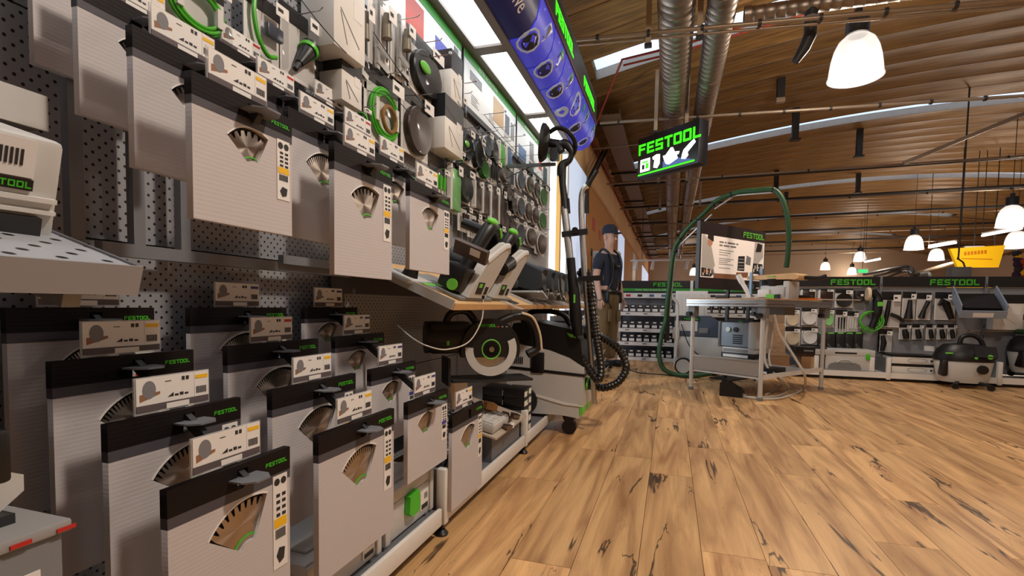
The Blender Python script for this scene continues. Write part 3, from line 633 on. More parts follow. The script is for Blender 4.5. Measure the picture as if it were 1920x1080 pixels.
for r, row in enumerate([((967, 312, 981, 356), (984, 322, 998, 362), (998, 332, 1010, 372), (1010, 344, 1023, 386)), ((967, 360, 981, 406), (981, 370, 995, 414), (995, 380, 1008, 420), (1008, 390, 1022, 430)), ((966, 410, 982, 456), (984, 418, 1004, 462), (1005, 428, 1022, 478))]):
    for k, bx in enumerate(row):
        g = k == 3; hang('ring', bx, 'pack with a %s rimmed sanding disc, %s row, %s of its row' % ('green' if g else 'white', ORD[r], ORD[k]), m=gd if g else (PIX[4] if k == 0 else BROWNT), head=None)
for r, (y0, y1) in enumerate(((330, 392), (392, 446))):
    pass
for k, (a, c) in enumerate(((862, 400, ), (880, 412), (900, 424), (925, 434))):
    hang('bits', (a, c-16, a+16, c+34), 'low clear pack of small dark parts behind the plunge saws, %s from the left' % ORD[k], m=BROWNT, head=None)
# clear packs and empty wire hooks in front of the posters
for k, (px, py) in enumerate(((790, 110), (842, 160), (905, 215), (925, 240), (945, 258), (962, 275), (983, 292))):
    p = AX(px, py, -1.1); b = MB(); b.tube([(-1.125, p.y, p.z), (-.97, p.y, p.z), (-.955, p.y, p.z+.012)], .002, 6); b.cyl((-.958, p.y-.006, p.z+.006), (-.958, p.y+.006, p.z+.006), .006)
    tag(b.build('wire_hook', CHROME), 'empty chrome wire hook sticking out in front of the posters, %s from the left' % ORD[k], 'hook', 'empty wire hooks under the posters')
for k, pts in enumerate((((565, 0, -.99), (600, 45, -.9), (635, 85, -.95), (652, 102, -1.0)), ((690, 170, -.99), (740, 185, -.97), (770, 215, -.99)), ((700, 60, -1.0), (770, 165, -.95), (800, 205, -1.05)), ((858, 190, -.97), (905, 260, -.97), (930, 300, -1.06)), ((908, 215, -.96), (945, 260, -.96), (985, 300, -.96)))):
    b = MB(); b.tube(smoothpath([AX(*p) for p in pts], 6), .0016, 5)
    tag(b.build('tether_wire', BLACKM), 'thin black tether wire drooping across the hanging packs, %s from the left' % ORD[k], 'wire', 'tether wires on the pegboard')
# ================================================================== SHELVES AND TOOLS ON THE LEFT
PERF = pegmat('perforated_white', srgb(172, 176, 184), .05, 'Y')
# near shelf, sloping towards the aisle, with a tool case (left edge of the picture)
t = thing('sloped_shelf', 'white perforated metal shelf sloping towards the aisle at the left edge', 'shelf', (-.66, .483, .84), LW)
t.rotation_euler = (R(17), 0, LW)
MB().bb(-.95, 0, .0, .42, -.004, 0).build('shelf_plate', PERF, t)
MB().bb(-.95, 0, -.004, .0, -.036, .003).build('front_lip', mat('shelf_paint', srgb(150, 150, 154), .45), t); MB().bb(-.004, 0, 0, .42, -.036, .003).build('end_lip', GREY, t)
MB().bb(-.9, -.88, .02, .44, -.06, -.036).build('bracket', GREY, t); MB().bb(-.07, -.05, .02, .44, -.06, -.036).build('bracket', GREY, t)
sc = thing('tool_case', 'pale stacking tool case with barcode label on the near sloped shelf', 'case', (0, 0, 0), LW)
sc.location = AX(100, 452, -.80); sc.rotation_euler = (R(17), 0, R(84))
MB().bb(-.4, .0, .0, .17, .0, .13, .008).build('body', LGREY, sc); MB().bb(-.36, -.02, -.012, .02, -.001, .03).build('foot_rail', DARK, sc)
MB().bb(-.395, -.005, -.008, .1, .05, .056).build('rib', WHITE, sc); MB().bb(-.395, -.005, -.008, .1, .035, .04).build('rib', WHITE, sc)
MB().bb(-.3, -.03, -.004, -.0005, .062, .076).build('dark_band', ANTH, sc); logo(.008, sc, (-.06, -.0045, .069))
lb = MB().bb(-.3, -.03, -.003, -.0005, .078, .125).build('label', PAPER, sc)
for k in range(9): MB().bb(-.085+.005*k, -.0825+.005*k, -.004, -.003, .092, .112).build('barcode_bar', INK, lb)
sr = thing('shelf_rack', 'grey metal rack holding shelf behind the near tool case', 'shelf', (-1.0, .36, 1.12), LW)
MB().bb(-.4, .22, .0, .09, -.04, .0).build('upper_ledge', GREY, sr); MB().bb(-.4, .22, -.005, .0, -.045, .012).build('ledge_lip', LGREY, sr)
# grey back rails behind the blade packs
fr = thing('rail_frame', 'grey metal rail frame on the pegboard behind the upper blade packs', 'rail', (-1.08, 0, 0))
for y in (.66, .775, .88): MB().bb(-.0, .02, y-.012, y+.012, .91, 1.36).build('upright_bar', GREY, fr)
MB().bb(0, .022, .70, 1.50, .885, .912).build('cross_rail', GREY, fr); MB().bb(0.022, .04, 1.16, 1.78, .905, .93).build('cross_rail', GREY, fr)
# sloping display shelves
SL = 22.4
def slope_shelf(a, c, label, top, wood):
    t = thing('display_shelf', label, 'shelf', (-.70, (a+c)/2, .80), LW); t.rotation_euler = (R(SL), 0, LW); L = c-a
    MB().bb(-L/2, L/2, 0, .42, -.02, 0).build('shelf_board', top, t); MB().bb(-L/2, L/2, -.004, 0, -.022, .002).build('front_edge', wood, t)
    MB().bb(-L/2-.006, -L/2, 0, .42, -.022, .012).build('end_trim', LGREY, t)
    return t
LAM = mat('grey_laminate', srgb(170, 160, 150), .5, noise=.06)
s1 = slope_shelf(1.57, 2.56, 'sloping birch display shelf carrying the two plunge saws', WOODL, WOODL)
MB().prism([(.2, 0), (.34, .02), (.3, .12), (.17, .1)], -.0004, .0006, 'xy').build('cut_out', HOLE, s1); 
MB().bb(-.46, -.15, .1, .28, .001, .012).build('guide_rail', ALU, s1); MB().bb(-.46, -.15, .14, .16, .012, .014).build('glide_strip', LGREEN, s1)
MB().prism([(.1, -.06), (.17, -.06), (.12, .1), (.05, .1)], .002, .004, 'xy').build('price_rail', CLEARM, s1)
s2 = slope_shelf(2.58, 3.55, 'grey topped display shelf with black jigsaws, between plunge saws and window', LAM, WOODL)
s3 = slope_shelf(3.57, 4.58, 'grey topped display shelf furthest along, beside the window', LAM, WOODL)
vp_ = thing('valance_panel', 'dark grey metal panel under the display shelf behind the blade packs', 'panel', (-1.1, 1.5, .83), 0)
MB().bb(0, .006, -.06, .75, 0, .12).build('plate', mat('slate_metal', srgb(62, 66, 76), .45, noise=.05), vp_); MB().bb(0, .03, -.06, .75, .115, .12).build('top_flange', MATS['slate_metal'], vp_)
def on_shelf(y, d):     # point on the sloping surface, d metres back from the front edge
    return Vector((-.70-d*math.cos(R(SL)), y, .80+d*math.sin(R(SL))+.001))
def plunge_saw(y, d, label, port, yaw=0):
    t = thing('plunge_saw', label, 'circular saw', on_shelf(y, d), LW, 'plunge saws on the birch shelf'); t.rotation_euler = (R(SL), 0, R(90+yaw)); t.scale = (1.06, 1.06, 1.06)
    MB().bb(-.16, .16, -.05, .12, .0, .012, .003).build('base_plate', MGREY, t)
    cov = [(-.11, .014), (.06, .014), (.09, .08), (.135, .21), (.11, .235), (.07, .228), (-.05, .155), (-.075, .09)]
    c = MB().prism(cov, -.055, -.02).build('blade_cover', LGREY, t)
    b = MB(); b.tube([(x, -.045, z) for x, z in [(-.05, .15), (.01, .187), (.07, .22), (.11, .227), (.13, .205)]], .014, 8); b.build('cover_rim', LGREY, t)
    MB().bb(-.06, .0, -.0565, -.055, .03, .075).build('cover_window', BLACK, c); MB().bb(-.05, -.02, -.0572, -.0565, .055, .07).build('green_print', LGREEN, c)
    MB().bb(.02, .05, -.0565, -.055, .03, .06).build('scale_slot', BLACK, c)
    b = MB(); b.cyl((.03, -.02, .10), (.03, .13, .10), .05, .047, 20); b.build('motor', BLACK, t)
    b = MB(); b.tube(smoothpath([(-.06, .02, .07), (-.02, .02, .17), (.02, .02, .255), (.06, .02, .27), (.10, .02, .24), (.12, .02, .16)], 5), [.03]*26 if 0 else .028, 10); b.build('handle', BLACK, t)
    b = MB(); b.ell((.035, .02, .288), (.035, .022, .016)); b.build('trigger_button', LGREEN, t); MB().box((.085, -.008, .262), (.05, .006, .012), Matrix.Rotation(R(35), 3, 'Y')).build('green_flash', LGREEN, t)
    b = MB(); b.cyl((.06, .05, .245), (.06, .14, .245), .02, .02); b.build('cross_grip', BLACK, t)
    b = MB(); b.cyl((-.12, .0, .04), (-.155, .0, .04), .022, .02); b.build('green_knob', LGREEN, t)
    MB().bb(-.15, -.06, -.03, .06, .02, .11, .01).build('gear_housing', BLACK, t)
    if port:
        b = MB(); b.cyl((-.02, -.035, .165), (-.10, -.04, .135), .032, .028, 18); b.build('dust_port', BLACK, t); b = MB(); b.cyl((-.1001, -.04, .135), (-.104, -.04, .1335), .022, .022, 18); b.build('port_opening', HOLE, t)
    else:
        MB().box((-.10, .0, .165), (.02, .13, .05), Matrix.Rotation(R(-25), 3, 'Y')).build('info_plate', mat('umber_plate', srgb(82, 66, 60), .5), t); MB().box((-.112, -.02, .166), (.002, .04, .025), Matrix.Rotation(R(-25), 3, 'Y')).build('white_tag', PAPER, t)
    return t
plunge_saw(1.84, .08, 'plunge saw with pale blade cover and info plate, left one on the birch shelf', False, 0)
plunge_saw(2.14, .09, 'plunge saw with round black dust port, right one on the birch shelf', True, 0)
sp = thing('hand_tool', 'small black grip tool on a pale base between the upper right blade packs', 'tool', on_shelf(1.62, .22), 0)
sp.rotation_euler = (R(SL), 0, LW)
MB().bb(-.09, .09, -.05, .08, 0, .014, .004).build('base', LGREY, sp); b = MB(); b.lathe([(0, .014), (.03, .014), (.022, .05), (.026, .08), (.04, .10), (.035, .13), (0, .14)], n=18); b.build('knob', BLACK, sp)
def bar_tool(y, d, label, col=BLACK, yaw=0, L=.26):
    t = thing('jigsaw', label, 'power tool', on_shelf(y, d), LW, 'corded tools on the grey display shelves'); t.rotation_euler = (R(SL), 0, R(90+90+yaw)); t.scale = (1.25, 1.25, 1.25)  # long axis down the slope
    # local X points up the slope
    MB().bb(-.14, .04, -.038, .038, .0, .008).build('foot_plate', ALU, t)
    b = MB(); b.prism([(-.13, .03), (-.10, .01), (-.02, .03), (.0, .075), (.17, .09), (.2, .12), (.17, .155), (-.04, .135), (-.12, .10)], -.03, .03); b.build('body', col, t)
    b = MB(); b.tube([(-.12, 0, .10), (-.04, 0, .137), (.17, 0, .157), (.2, 0, .125)], .026, 10); b.build('top_shell', ANTH, t)
    MB().bb(-.06, .03, -.0315, -.03, .085, .10).build('green_mark', LGREEN, t); MB().bb(.1, .13, -.033, .033, .1, .13).build('green_switch', LGREEN, t)
    b = MB(); b.tube(smoothpath([(-.1, -.03, .01), (-.13, -.035, .0), (-.15, 0, .03), (-.13, .035, .0), (-.1, .03, .01)], 5), .003, 6); b.build('wire_guard', CHROME, t)
    b = MB(); b.tube(smoothpath([(.2, 0, .12), (.26, .02, .14), (.28, .05, .06), (.22, .07, .02)], 6), .004, 6); b.build('cord', BLACKM, t)
    MB().bb(-.02, .02, -.034, .034, .02, .06, .006).build('gear_head', BLACK, t)
    return t
for k, (y, d) in enumerate(((2.66, .13), (2.82, .12), (2.99, .12), (3.16, .13), (3.34, .13), (3.62, .14), (3.82, .14), (4.02, .14))):
    bar_tool(y, d, 'black corded jigsaw with lime marks on the grey display shelf, %s from the plunge saws' % ORD[k], yaw=-6+k % 3*5)
b = MB(); b.tube(smoothpath([AX(1000, 530, -.75), AX(1030, 512, -.7), AX(1050, 535, -.7), AX(1053, 566, -.69)], 8), .003, 6); tag(b.build('power_cable', BLACKM), 'thin black cord looping over the edge of the grey display shelf', 'cord')
# systainer style cases on the base shelf
def case(name, label, loc, rz, w, d, h, latch=True, cat='case', group=None):
    t = thing(name, label, cat, loc, rz, group)
    MB().bb(-w/2, w/2, 0, d, .008, h*.74, .006).build('body', LGREY, t); MB().bb(-w/2-.002, w/2+.002, -.002, d, h*.75, h, .006).build('lid', LGREY, t)
    MB().bb(-w*.36, w*.36, .03, d-.03, h, h+.008, .003).build('lid_ridge', LGREY, t)
    for s in (-1, 1): MB().bb(s*w*.46-.012, s*w*.46+.012, -.008, .01, .012, h*.95, .003).build('side_rib', LGREY, t); MB().bb(s*w*.42-.02, s*w*.42+.02, 0, d, 0, .01).build('foot', MGREY, t)
    if latch: b = MB(); b.prism([(-.035, -.02), (-.02, -.034), (.02, -.034), (.034, -.02), (.03, .03), (.02, .038), (-.03, .03)], -.02, -.002); b.build('t_latch', GREEN, t, (0, 0, h*.55))
    l = MB().bb(w*.22, w*.4, -.0035, -.0005, h*.2, h*.6).build('label', PAPER, t); MB().bb(w*.24, w*.38, -.0045, -.0035, h*.22, h*.32).build('label_print', INK, l); MB().bb(w*.3, w*.37, -.0045, -.0035, h*.42, h*.54).build('barcode', INKG, l)
    return t
case('systainer_case', 'pale grey tool case with green latch on the base shelf beside the lone blade pack', (-.755, 1.37, .096), LW, .30, .27, .155)
cz = case('systainer_case', 'pale grey tool case with printed label under the foremost middle blade packs', (-.755, 1.05, .096), LW, .30, .27, .12, False); logo(.016, cz, (.06, -.0045, .108))
# lower left corner: white stand with a sample tool
st = thing('sample_stand', 'white display block with a dark sample fitting in the lower left corner', 'display stand', (-.70, .365, 0), LW)
MB().bb(-.5, .045, .0, .3, .0, .515, .004).build('block', MGREY, st); MB().bb(-.5, .052, -.006, .3, .515, .53, .003).build('top_plate', mat('stand_grey', srgb(150, 150, 152), .5), st)
for k in range(4): MB().bb(-.10+.045*k, -.08+.045*k, -.0075, -.006, .5175, .5225).build('red_dash', RED, st)
lb = MB().bb(-.1, .02, -.002, -.0004, .4, .48).build('label', PAPER, st); 
for k in range(7): MB().bb(-.06+.01*k, -.055+.01*k, -.003, -.002, .42, .45).build('barcode_bar', INK, lb)
ft = thing('clamp_fitting', 'grey and black clamp fitting standing on the lower left white block', 'tool', (-.72, .385, .53), LW)
MB().prism([(-.16, 0), (-.02, 0), (.02, .03), (.02, .05), (-.0, .06), (-.0, .11), (-.03, .115), (-.05, .06), (-.12, .02)], .04, .07).build('bracket', LGREY, ft)
MB().bb(-.06, .0, .02, .09, .05, .115, .006).build('block', BLACK, ft); b = MB(); b.cyl((-.03, .05, .115), (-.03, .05, .13), .018); b.build('knob', CHROME, ft)
for k in range(2): b = MB(); b.cyl((.0, .05, .07+.02*k), (.01, .05, .07+.02*k), .006, n=10); b.build('screw', CHROME, ft)
MB().bb(-.16, .0, .02, .1, .0, .012).build('foot', DARK, ft)
# ================================================================== FLOOR LEVEL, LEFT SIDE
RY = 3.05
def P3(px, py, Y=RY): return AY(px, py, Y)
# heavy circular saw above the sample tray
cs = thing('circular_saw', 'big black circular saw with pale blade guard above the sample boxes', 'circular saw', AX(921, 655, -.75), R(36)); cs.scale = (1.0, 1.0, 1.0)
b = MB(); b.prism(arc(0, 0, .135, -15, 195, 22), .0, .05); b.build('upper_guard', BLACK, cs)
b = MB(); b.prism(arc(0, 0, .118, 175, 385, 22)+arc(0, 0, .082, 385, 175, 22), -.004, .03); b.build('lower_guard', LGREY, cs)
b = MB(); b.lathe([(0, 0), (.1, 0), (.1, .003), (0, .003)], (0, .012, 0), 36, 'y'); b.build('blade', STEEL, cs)
b = MB(); b.lathe([(0, -.004), (.034, -.004), (.038, 0), (.038, .004), (0, .004)], (0, .004, 0), 24, 'y'); b.build('flange', BLACK, cs)
b = MB(); torus(b, (0, .0, 0), .042, .042, .003); b.build('green_ring', LGREEN, cs); b = MB(); b.disc((0, -.002, 0), .012, .008); b.build('bolt', CHROME, cs)
MB().bb(-.27, -.08, .02, .15, -.02, .12, .02).build('motor_housing', BLACK, cs); b = MB(); b.cyl((-.28, .08, .05), (-.12, .08, .05), .07, .07, 20); b.build('motor_cap', BLACK, cs)
b = MB(); b.tube(smoothpath([(.02, .05, .10), (.08, .05, .13), (.14, .05, .148), (.19, .05, .135), (.225, .05, .08), (.235, .05, .0), (.19, .05, -.03)], 6), .02, 10); b.build('rear_handle', BLACK, cs)
b = MB(); b.tube(smoothpath([(.15, .03, .162), (.205, .03, .14), (.24, .03, .07), (.252, .03, -.01)], 6), .006, 8); b.build('handle_trim', mat('cream_trim', srgb(215, 195, 165), .5), cs)
b = MB(); b.tube(smoothpath([(-.2, .06, .09), (-.17, .06, .155), (-.1, .06, .165), (-.05, .06, .11)], 6), .016, 10); b.build('front_handle', BLACK, cs)
MB().bb(-.17, .2, -.0, .17, -.145, -.135).build('base_plate', DARK, cs); MB().bb(-.19, -.185+.005, .0, .16, -.16, -.04).build('front_plate', DARK, cs)
for p in ((-.1, .02, .07), (-.19, .015, .03)): MB().box(p, (.012, .006, .024)).build('green_lever', LGREEN, cs)
logo(.012, cs, (-.02, -.001, .105))
for k in range(3): MB().box((.03+.02*k, -.001, .1), (.008, .002, .006)).build('indicator', RED if k == 0 else INKG, cs)
tc_ = thing('transport_cord', 'thin pale cord curving down in front of the big circular saw', 'cord', AX(906, 560, -.70))
b = MB(); o_ = Vector(tc_.location); b.tube([Vector(p)-o_ for p in smoothpath([AX(906, 562, -.72), AX(903, 600, -.7), AX(880, 640, -.7), AX(840, 655, -.72), AX(805, 650, -.74), AX(775, 635, -.8), AX(745, 610, -.9)], 8)], .0025, 6); b.build('cord_line', TUBEW, tc_)
b = MB(); b.cyl((0, 0, .0), (0, 0, .012), .006, n=10); b.build('cord_end', BLACK, tc_)
# wire rack
wr = thing('wire_rack', 'black wire rack sloping under the big circular saw', 'rack', (-.92, 1.98, .27), LW); wr.rotation_euler = (R(20), 0, LW)
for k in range(12): b = MB(); b.cyl((-.22+.04*k, -.14, 0), (-.22+.04*k, .16, 0), .0025, n=6); b.build('wire', CHROME, wr)
for k in range(7): b = MB(); b.cyl((-.24, -.14+.05*k, .003), (.24, -.14+.05*k, .003), .0025, n=6); b.build('cross_wire', CHROME, wr)
MB().bb(-.24, .24, .15, .17, -.20, .01).build('rear_support', DARK, wr); MB().bb(-.24, .24, -.14, -.13, -.06, -.004).build('front_support', DARK, wr)
# sample console next to the lone blade pack
sm = thing('sample_console', 'grey sloping sample console on the base shelf left of the stacked small boxes', 'display stand', (-.74, 2.25, .096), LW)
MB().prism([(0, 0), (.30, 0), (.30, .19), (0, .115)], -.17, .26, 'yz').build('body', mat('console_grey', srgb(100, 102, 108), .5, noise=.05), sm)
MB().prism([(-.03, .112), (.31, .197), (.31, .205), (-.03, .12)], -.2, .29, 'yz').build('top_board', mat('console_top', srgb(190, 175, 160), .5), sm)
def onc(x, y): return Vector((x, y, .121+(y+.03)*.25))
q = Matrix.Rotation(R(14), 4, 'X')
def on_console(name, label, cat, x, y, rz=0):
    t = thing(name, label, cat, Vector((-.74, 2.25, .096))+Matrix.Rotation(LW, 3, 'Z') @ onc(x, y)); t.rotation_euler = (R(14), 0, LW+R(rz)); return t
t = on_console('sample_tray', 'white plastic sample tray with open lid and grid on the console', 'tray', -.07, .1)
MB().bb(-.11, .11, -.11, .10, 0, .045, .012).build('tub', LGREY, t)
for k in range(6): MB().bb(-.1, .1, -.095+.032*k, -.091+.032*k, .045, .05).build('grid_bar', WHITE, t)
for k in range(6): MB().bb(-.1+.04*k-.002, -.1+.04*k+.002, -.1, .09, .045, .049).build('grid_cross', WHITE, t)
MB().box((0, .13, .1), (.2, .008, .12), Matrix.Rotation(R(-22), 3, 'X')).build('open_lid', mat('cream_card', srgb(214, 190, 160), .6), t)
for k in range(4): b = MB(); b.cyl((-.07+.04*k, .06, .052), (-.05+.04*k, .1, .075), .005, n=8); b.build('sample_stick', BLACK if k % 2 else STEEL, t)
b = MB(); b.bb(-.035, .035, -.028, .028, .0, .032, .004)
t = on_console('wood_block', 'honey coloured wooden block with green print on the sample tray', 'block', .0, .075, 35); t.location.z += .055
b.build('block', mat('block_wood', srgb(200, 150, 90), .5, noise=.15), t); logo(.007, t, (0, -.0285, .016))
for k, (x, y) in enumerate(((.06, .03), (.11, .06), (.15, .02), (-.06, -.055+.05))):
    t = on_console('sanding_sample', 'small brown sanding sample block on the console, %s from the left' % ORD[(1, 2, 3, 0)[k]], 'block', x+.02, y-.02, 20*k)
    t['group'] = 'brown sample blocks'; MB().bb(-.022, .022, -.018, .018, 0, .02, .003).build('block', mat('umber_block', srgb(105, 85, 70), .7), t); MB().bb(-.022, .022, -.018, .018, .02, .024).build('abrasive_face', BROWNT, t)
t = on_console('leaflet', 'white printed leaflet lying on the front of the console', 'leaflet', .05, -.0, 15); MB().bb(-.06, .06, -.035, .035, 0, .002).build('sheet', PAPER, t); MB().bb(-.05, .0, -.02, .0, .002, .0026).build('print', INKG, t)
# stack of small boxes
n_ = 0
for c in range(2):
    for r in range(5):
        t = thing('small_carton', 'small black and white carton, %s from the bottom of the %s stack' % (ORD[r], ('front', 'rear')[c]), 'carton', (-.735-.125*c, 2.65, .097+.05*r), LW, 'cartons stacked beside the dust extractor')
        MB().bb(-.075, .075, 0, .115, 0, .049, .002).build('body', ANTH, t); MB().bb(-.07, -.02+.02*(r % 2), -.0008, 0, .006, .034).build('label', PAPER, t); MB().bb(.02, .065, -.0008, 0, .01, .04).build('label', PAPER, t); MB().bb(-.015, .012, -.0008, 0, .02, .03).build('green_mark', GREEN, t)
        n_ += 1
# clear box on the base shelf
t = thing('clear_box', 'clear plastic box of parts on the base shelf behind the lone blade pack', 'box', (-.78, 1.98, .096), LW); MB().bb(-.07, .07, 0, .12, 0, .07, .004).build('tub', CLEARM, t); MB().bb(-.06, .06, .01, .11, .005, .05).build('contents', MGREY, t); MB().bb(-.072, .072, -.002, .122, .07, .078).build('lid', LGREY, t)
# ---- dust extractor, nose to the aisle
dx = thing('dust_extractor', 'large grey and black dust extractor standing by the end of the shelving', 'dust extractor', (0, RY, 0), 0)
def pz(px, py): p = P3(px, py); return (p.x, p.z)
low = [pz(*p) for p in ((950, 690), (1093, 705), (1094, 760), (1086, 785), (1050, 778), (950, 772))]
MB().prism(low, 0, .36).build('tub', LGREY, dx)
up = [pz(*p) for p in ((952, 640), (985, 648), (1030, 657), (1068, 672), (1095, 690), (1095, 702), (950, 686))]
MB().prism(up, .004, .356).build('upper_body', LGREY, dx)
MB().prism([pz(*p) for p in ((949, 685), (1096, 702), (1096, 707), (949, 690))], -.004, .364).build('black_seam', BLACK, dx)
lid = [pz(*p) for p in ((952, 632), (962, 606), (1000, 602), (1072, 618), (1088, 640), (1094, 688), (1068, 671), (1030, 656), (985, 647))]
MB().prism(lid, .01, .35).build('black_lid', BLACK, dx)
MB().prism([pz(*p) for p in ((1062, 624), (1076, 628), (1080, 634), (1068, 632))], .004, .012).build('green_flash', LGREEN, dx)
a, c = pz(997, 660), pz(1020, 700); MB().bb(a[0], c[0], -.012, .01, c[1], a[1], .006).build('latch', BLACK, dx)
a, c = pz(961, 668), pz(982, 682)
for k in range(6): x = a[0]+(c[0]-a[0])*k/6; MB().bb(x, x+.006, -.001, .003, c[1], a[1]).build('vent_slot', DARK, dx)
MB().prism([pz(*p) for p in ((950, 735), (1000, 738), (1060, 755), (1093, 760), (1093, 763), (1058, 759), (1000, 742), (950, 739))], -.006, .002).build('tub_ridge', WHITE, dx)
for s in (.03, .33):
    w_ = AY(1068, 790, RY+s); b = MB(); b.cyl((w_.x, s-.02, .045), (w_.x, s+.02, .045), .045, n=20); b.build('castor_wheel', BLACK, dx); MB().bb(w_.x-.025, w_.x+.03, s-.026, s+.026, .07, .13).build('castor_fork', BLACK, dx)
for s in (-.02, .36): b = MB(); x0 = low[0][0]+.12; b.cyl((x0, s, .09+.105), (x0, s+.02, .195), .088, n=24); b.build('rear_wheel', DARK, dx)
MB().prism([pz(*p) for p in ((1086, 757), (1092, 760), (1092, 778), (1087, 780))], -.004, .3).build('green_bumper', LGREEN, dx)
b = MB(); pp = AY(1094, 718, RY+.1); b.cyl((pp.x-.01, .1, pp.z), (pp.x+.05, .1, pp.z-.005), .04, .036); b.build('hose_port', BLACK, dx); b = MB(); b.cyl((pp.x+.022, .1, pp.z-.002), (pp.x+.034, .1, pp.z-.003), .043, n=18); b.build('green_collar', LGREEN, dx)
b = MB(); b.tube(smoothpath([(pz(965, 606)[0], .18, pz(965, 606)[1]), (pz(985, 585)[0], .18, pz(985, 585)[1]), (pz(1040, 588)[0], .18, pz(1040, 588)[1]), (pz(1060, 612)[0], .18, pz(1060, 612)[1])], 6), .018, 10); b.build('carry_handle', BLACK, dx)
def hose(name, label, pts, r, m, n=14, rib=.12, cat='hose', seg=None):
    P = smoothpath(pts, 40); L = sum((P[i+1]-P[i]).length for i in range(len(P)-1)); st = r*.42 if rib else r; Q = [P[0]]; acc = 0
    for i in range(1, len(P)):
        d = (P[i]-Q[-1]).length
        if d >= st: Q.append(P[i])
    b = MB(); b.tube(Q, r, n, rib=rib); return tag(b.build(name, m), label, cat)
H3 = lambda px, py, dy=0: AY(px, py, RY+.1+dy)
hose('suction_hose', 'thick black ribbed hose looping from the dust extractor port over the floor', [H3(1108, 719), H3(1130, 727), H3(1158, 717), H3(1174, 690), H3(1164, 660), H3(1142, 640), H3(1112, 628), H3(1094, 630)], .024, HOSEB)
hose('suction_hose', 'black ribbed hose running upright along the long reach sander', [H3(1080, 655, -.06), H3(1100, 685, -.06), H3(1120, 712, -.05), H3(1127, 690, -.04), H3(1118, 630, -.04), H3(1110, 570, -.04), H3(1104, 525, -.03), H3(1096, 506, 0), H3(1086, 516, .02)], .024, HOSEB)
# ---- long reach sander leaning upright in its holder
ls = thing('long_reach_sander', 'long reach wall sander standing upright with black round head and ribbed hose', 'sander', (0, 0, 0)); LY = RY-.02
Q = lambda px, py, dy=0: AY(px, py, LY+dy)
c = Q(1024, 268); b = MB(); b.lathe([(0, -.02), (.045, -.02), (.09, -.01), (.112, .012), (.114, .03), (.1, .036), (0, .036)], n=30); M_ = Matrix.Translation(c) @ Matrix.Rotation(R(-84), 4, 'Y') @ Matrix.Rotation(R(10), 4, 'X'); b.v = [tuple(M_ @ Vector(p)) for p in b.v]; b.build('sanding_head', BLACKM, ls)
b = MB(); b.tube([Q(1028, 268), Q(1045, 270), Q(1052, 285)], .028, 10); b.build('head_joint', BLACK, ls); MB().box(Q(1040, 290), (.05, .05, .07)).build('motor', BLACK, ls)
b = MB(); b.tube(smoothpath([Q(1042, 275), Q(1060, 270), Q(1072, 285), Q(1068, 300), Q(1055, 310), Q(1052, 330)], 6), [.022+.006*math.sin(i*.3) for i in range(31)], 10); b.build('fork', BLACK, ls)
hp = [p for p in smoothpath([Q(1030, 248), Q(1045, 240), Q(1062, 245), Q(1076, 262), Q(1078, 280), Q(1070, 296), Q(1058, 306)], 14)]; b = MB(); b.tube(hp, .014, 10, rib=.14); b.build('head_hose', HOSEB, ls)
b = MB(); b.tube([Q(1054, 312), Q(1055, 345), Q(1058, 372), Q(1060, 392)], [.026, .021, .022, .024], 12); b.build('upper_grip', BLACK, ls)
b = MB(); b.cyl(Q(1058, 388), Q(1069, 488), .0225, .0225, 16); b.build('shaft', ALU, ls); b = MB(); b.cyl(Q(1066, 372), Q(1068, 400), .006, n=8); b.build('shaft_clip', BLACK, ls)
b = MB(); b.tube([Q(1070, 484), Q(1072, 510), Q(1076, 545), Q(1080, 600), Q(1084, 630)], [.027, .027, .034, .036, .028], 12); b.build('lower_housing', BLACK, ls); MB().box(Q(1077, 560, -.036), (.01, .004, .05)).build('green_mark', LGREEN, ls)
b = MB(); b.bar(Q(1084, 523, -.02), Q(1131, 521, -.02), .02, .03); b.build('side_grip', BLACK, ls); b = MB(); b.bar(Q(1054, 440, -.01), Q(1102, 434, -.01), .03, .032); b.build('clamp_bar', BLACK, ls); b = MB(); b.cyl(Q(1078, 432, -.04), Q(1078, 432, .02), .02); b.build('clamp_knob', BLACK, ls)
p1, p2 = AX(935, 313, -1.12), Q(1041, 308, .02); wb = thing('wall_bracket', 'grey square tube bracket reaching from the pegboard to the sander head', 'bracket', p1); wb_o = Vector(p1)
MB().bar((0, 0, 0), p2-wb_o, .018, .02).build('arm', GREY, wb); MB().box((-.002, 0, 0), (.01, .06, .08)).build('back_plate', BLACK, wb); b = MB(); b.cyl((0.0, .0, -.1), (p2-wb_o)*.62, .004, n=8); b.build('brace', GREY, wb)
# vacuum wand
wd = thing('suction_wand', 'bent chrome suction wand standing beside the long reach sander', 'suction tube', (0, 0, 0))
W = lambda px, py: AY(px, py, RY+.06)
b = MB(); b.tube(smoothpath([W(1101, 348), W(1093, 358), W(1090, 380), W(1091, 420), W(1096, 520)], 5), .0185, 14); b.build('upper_tube', ALU, wd); b = MB(); b.cyl(W(1096, 515), W(1115, 757), .0165, .0165, 14); b.build('lower_tube', STEEL, wd)
b = MB(); b.tube([W(1094, 362), W(1104, 345), W(1120, 320)], .012, 10); b.build('bent_end', BLACK, wd)
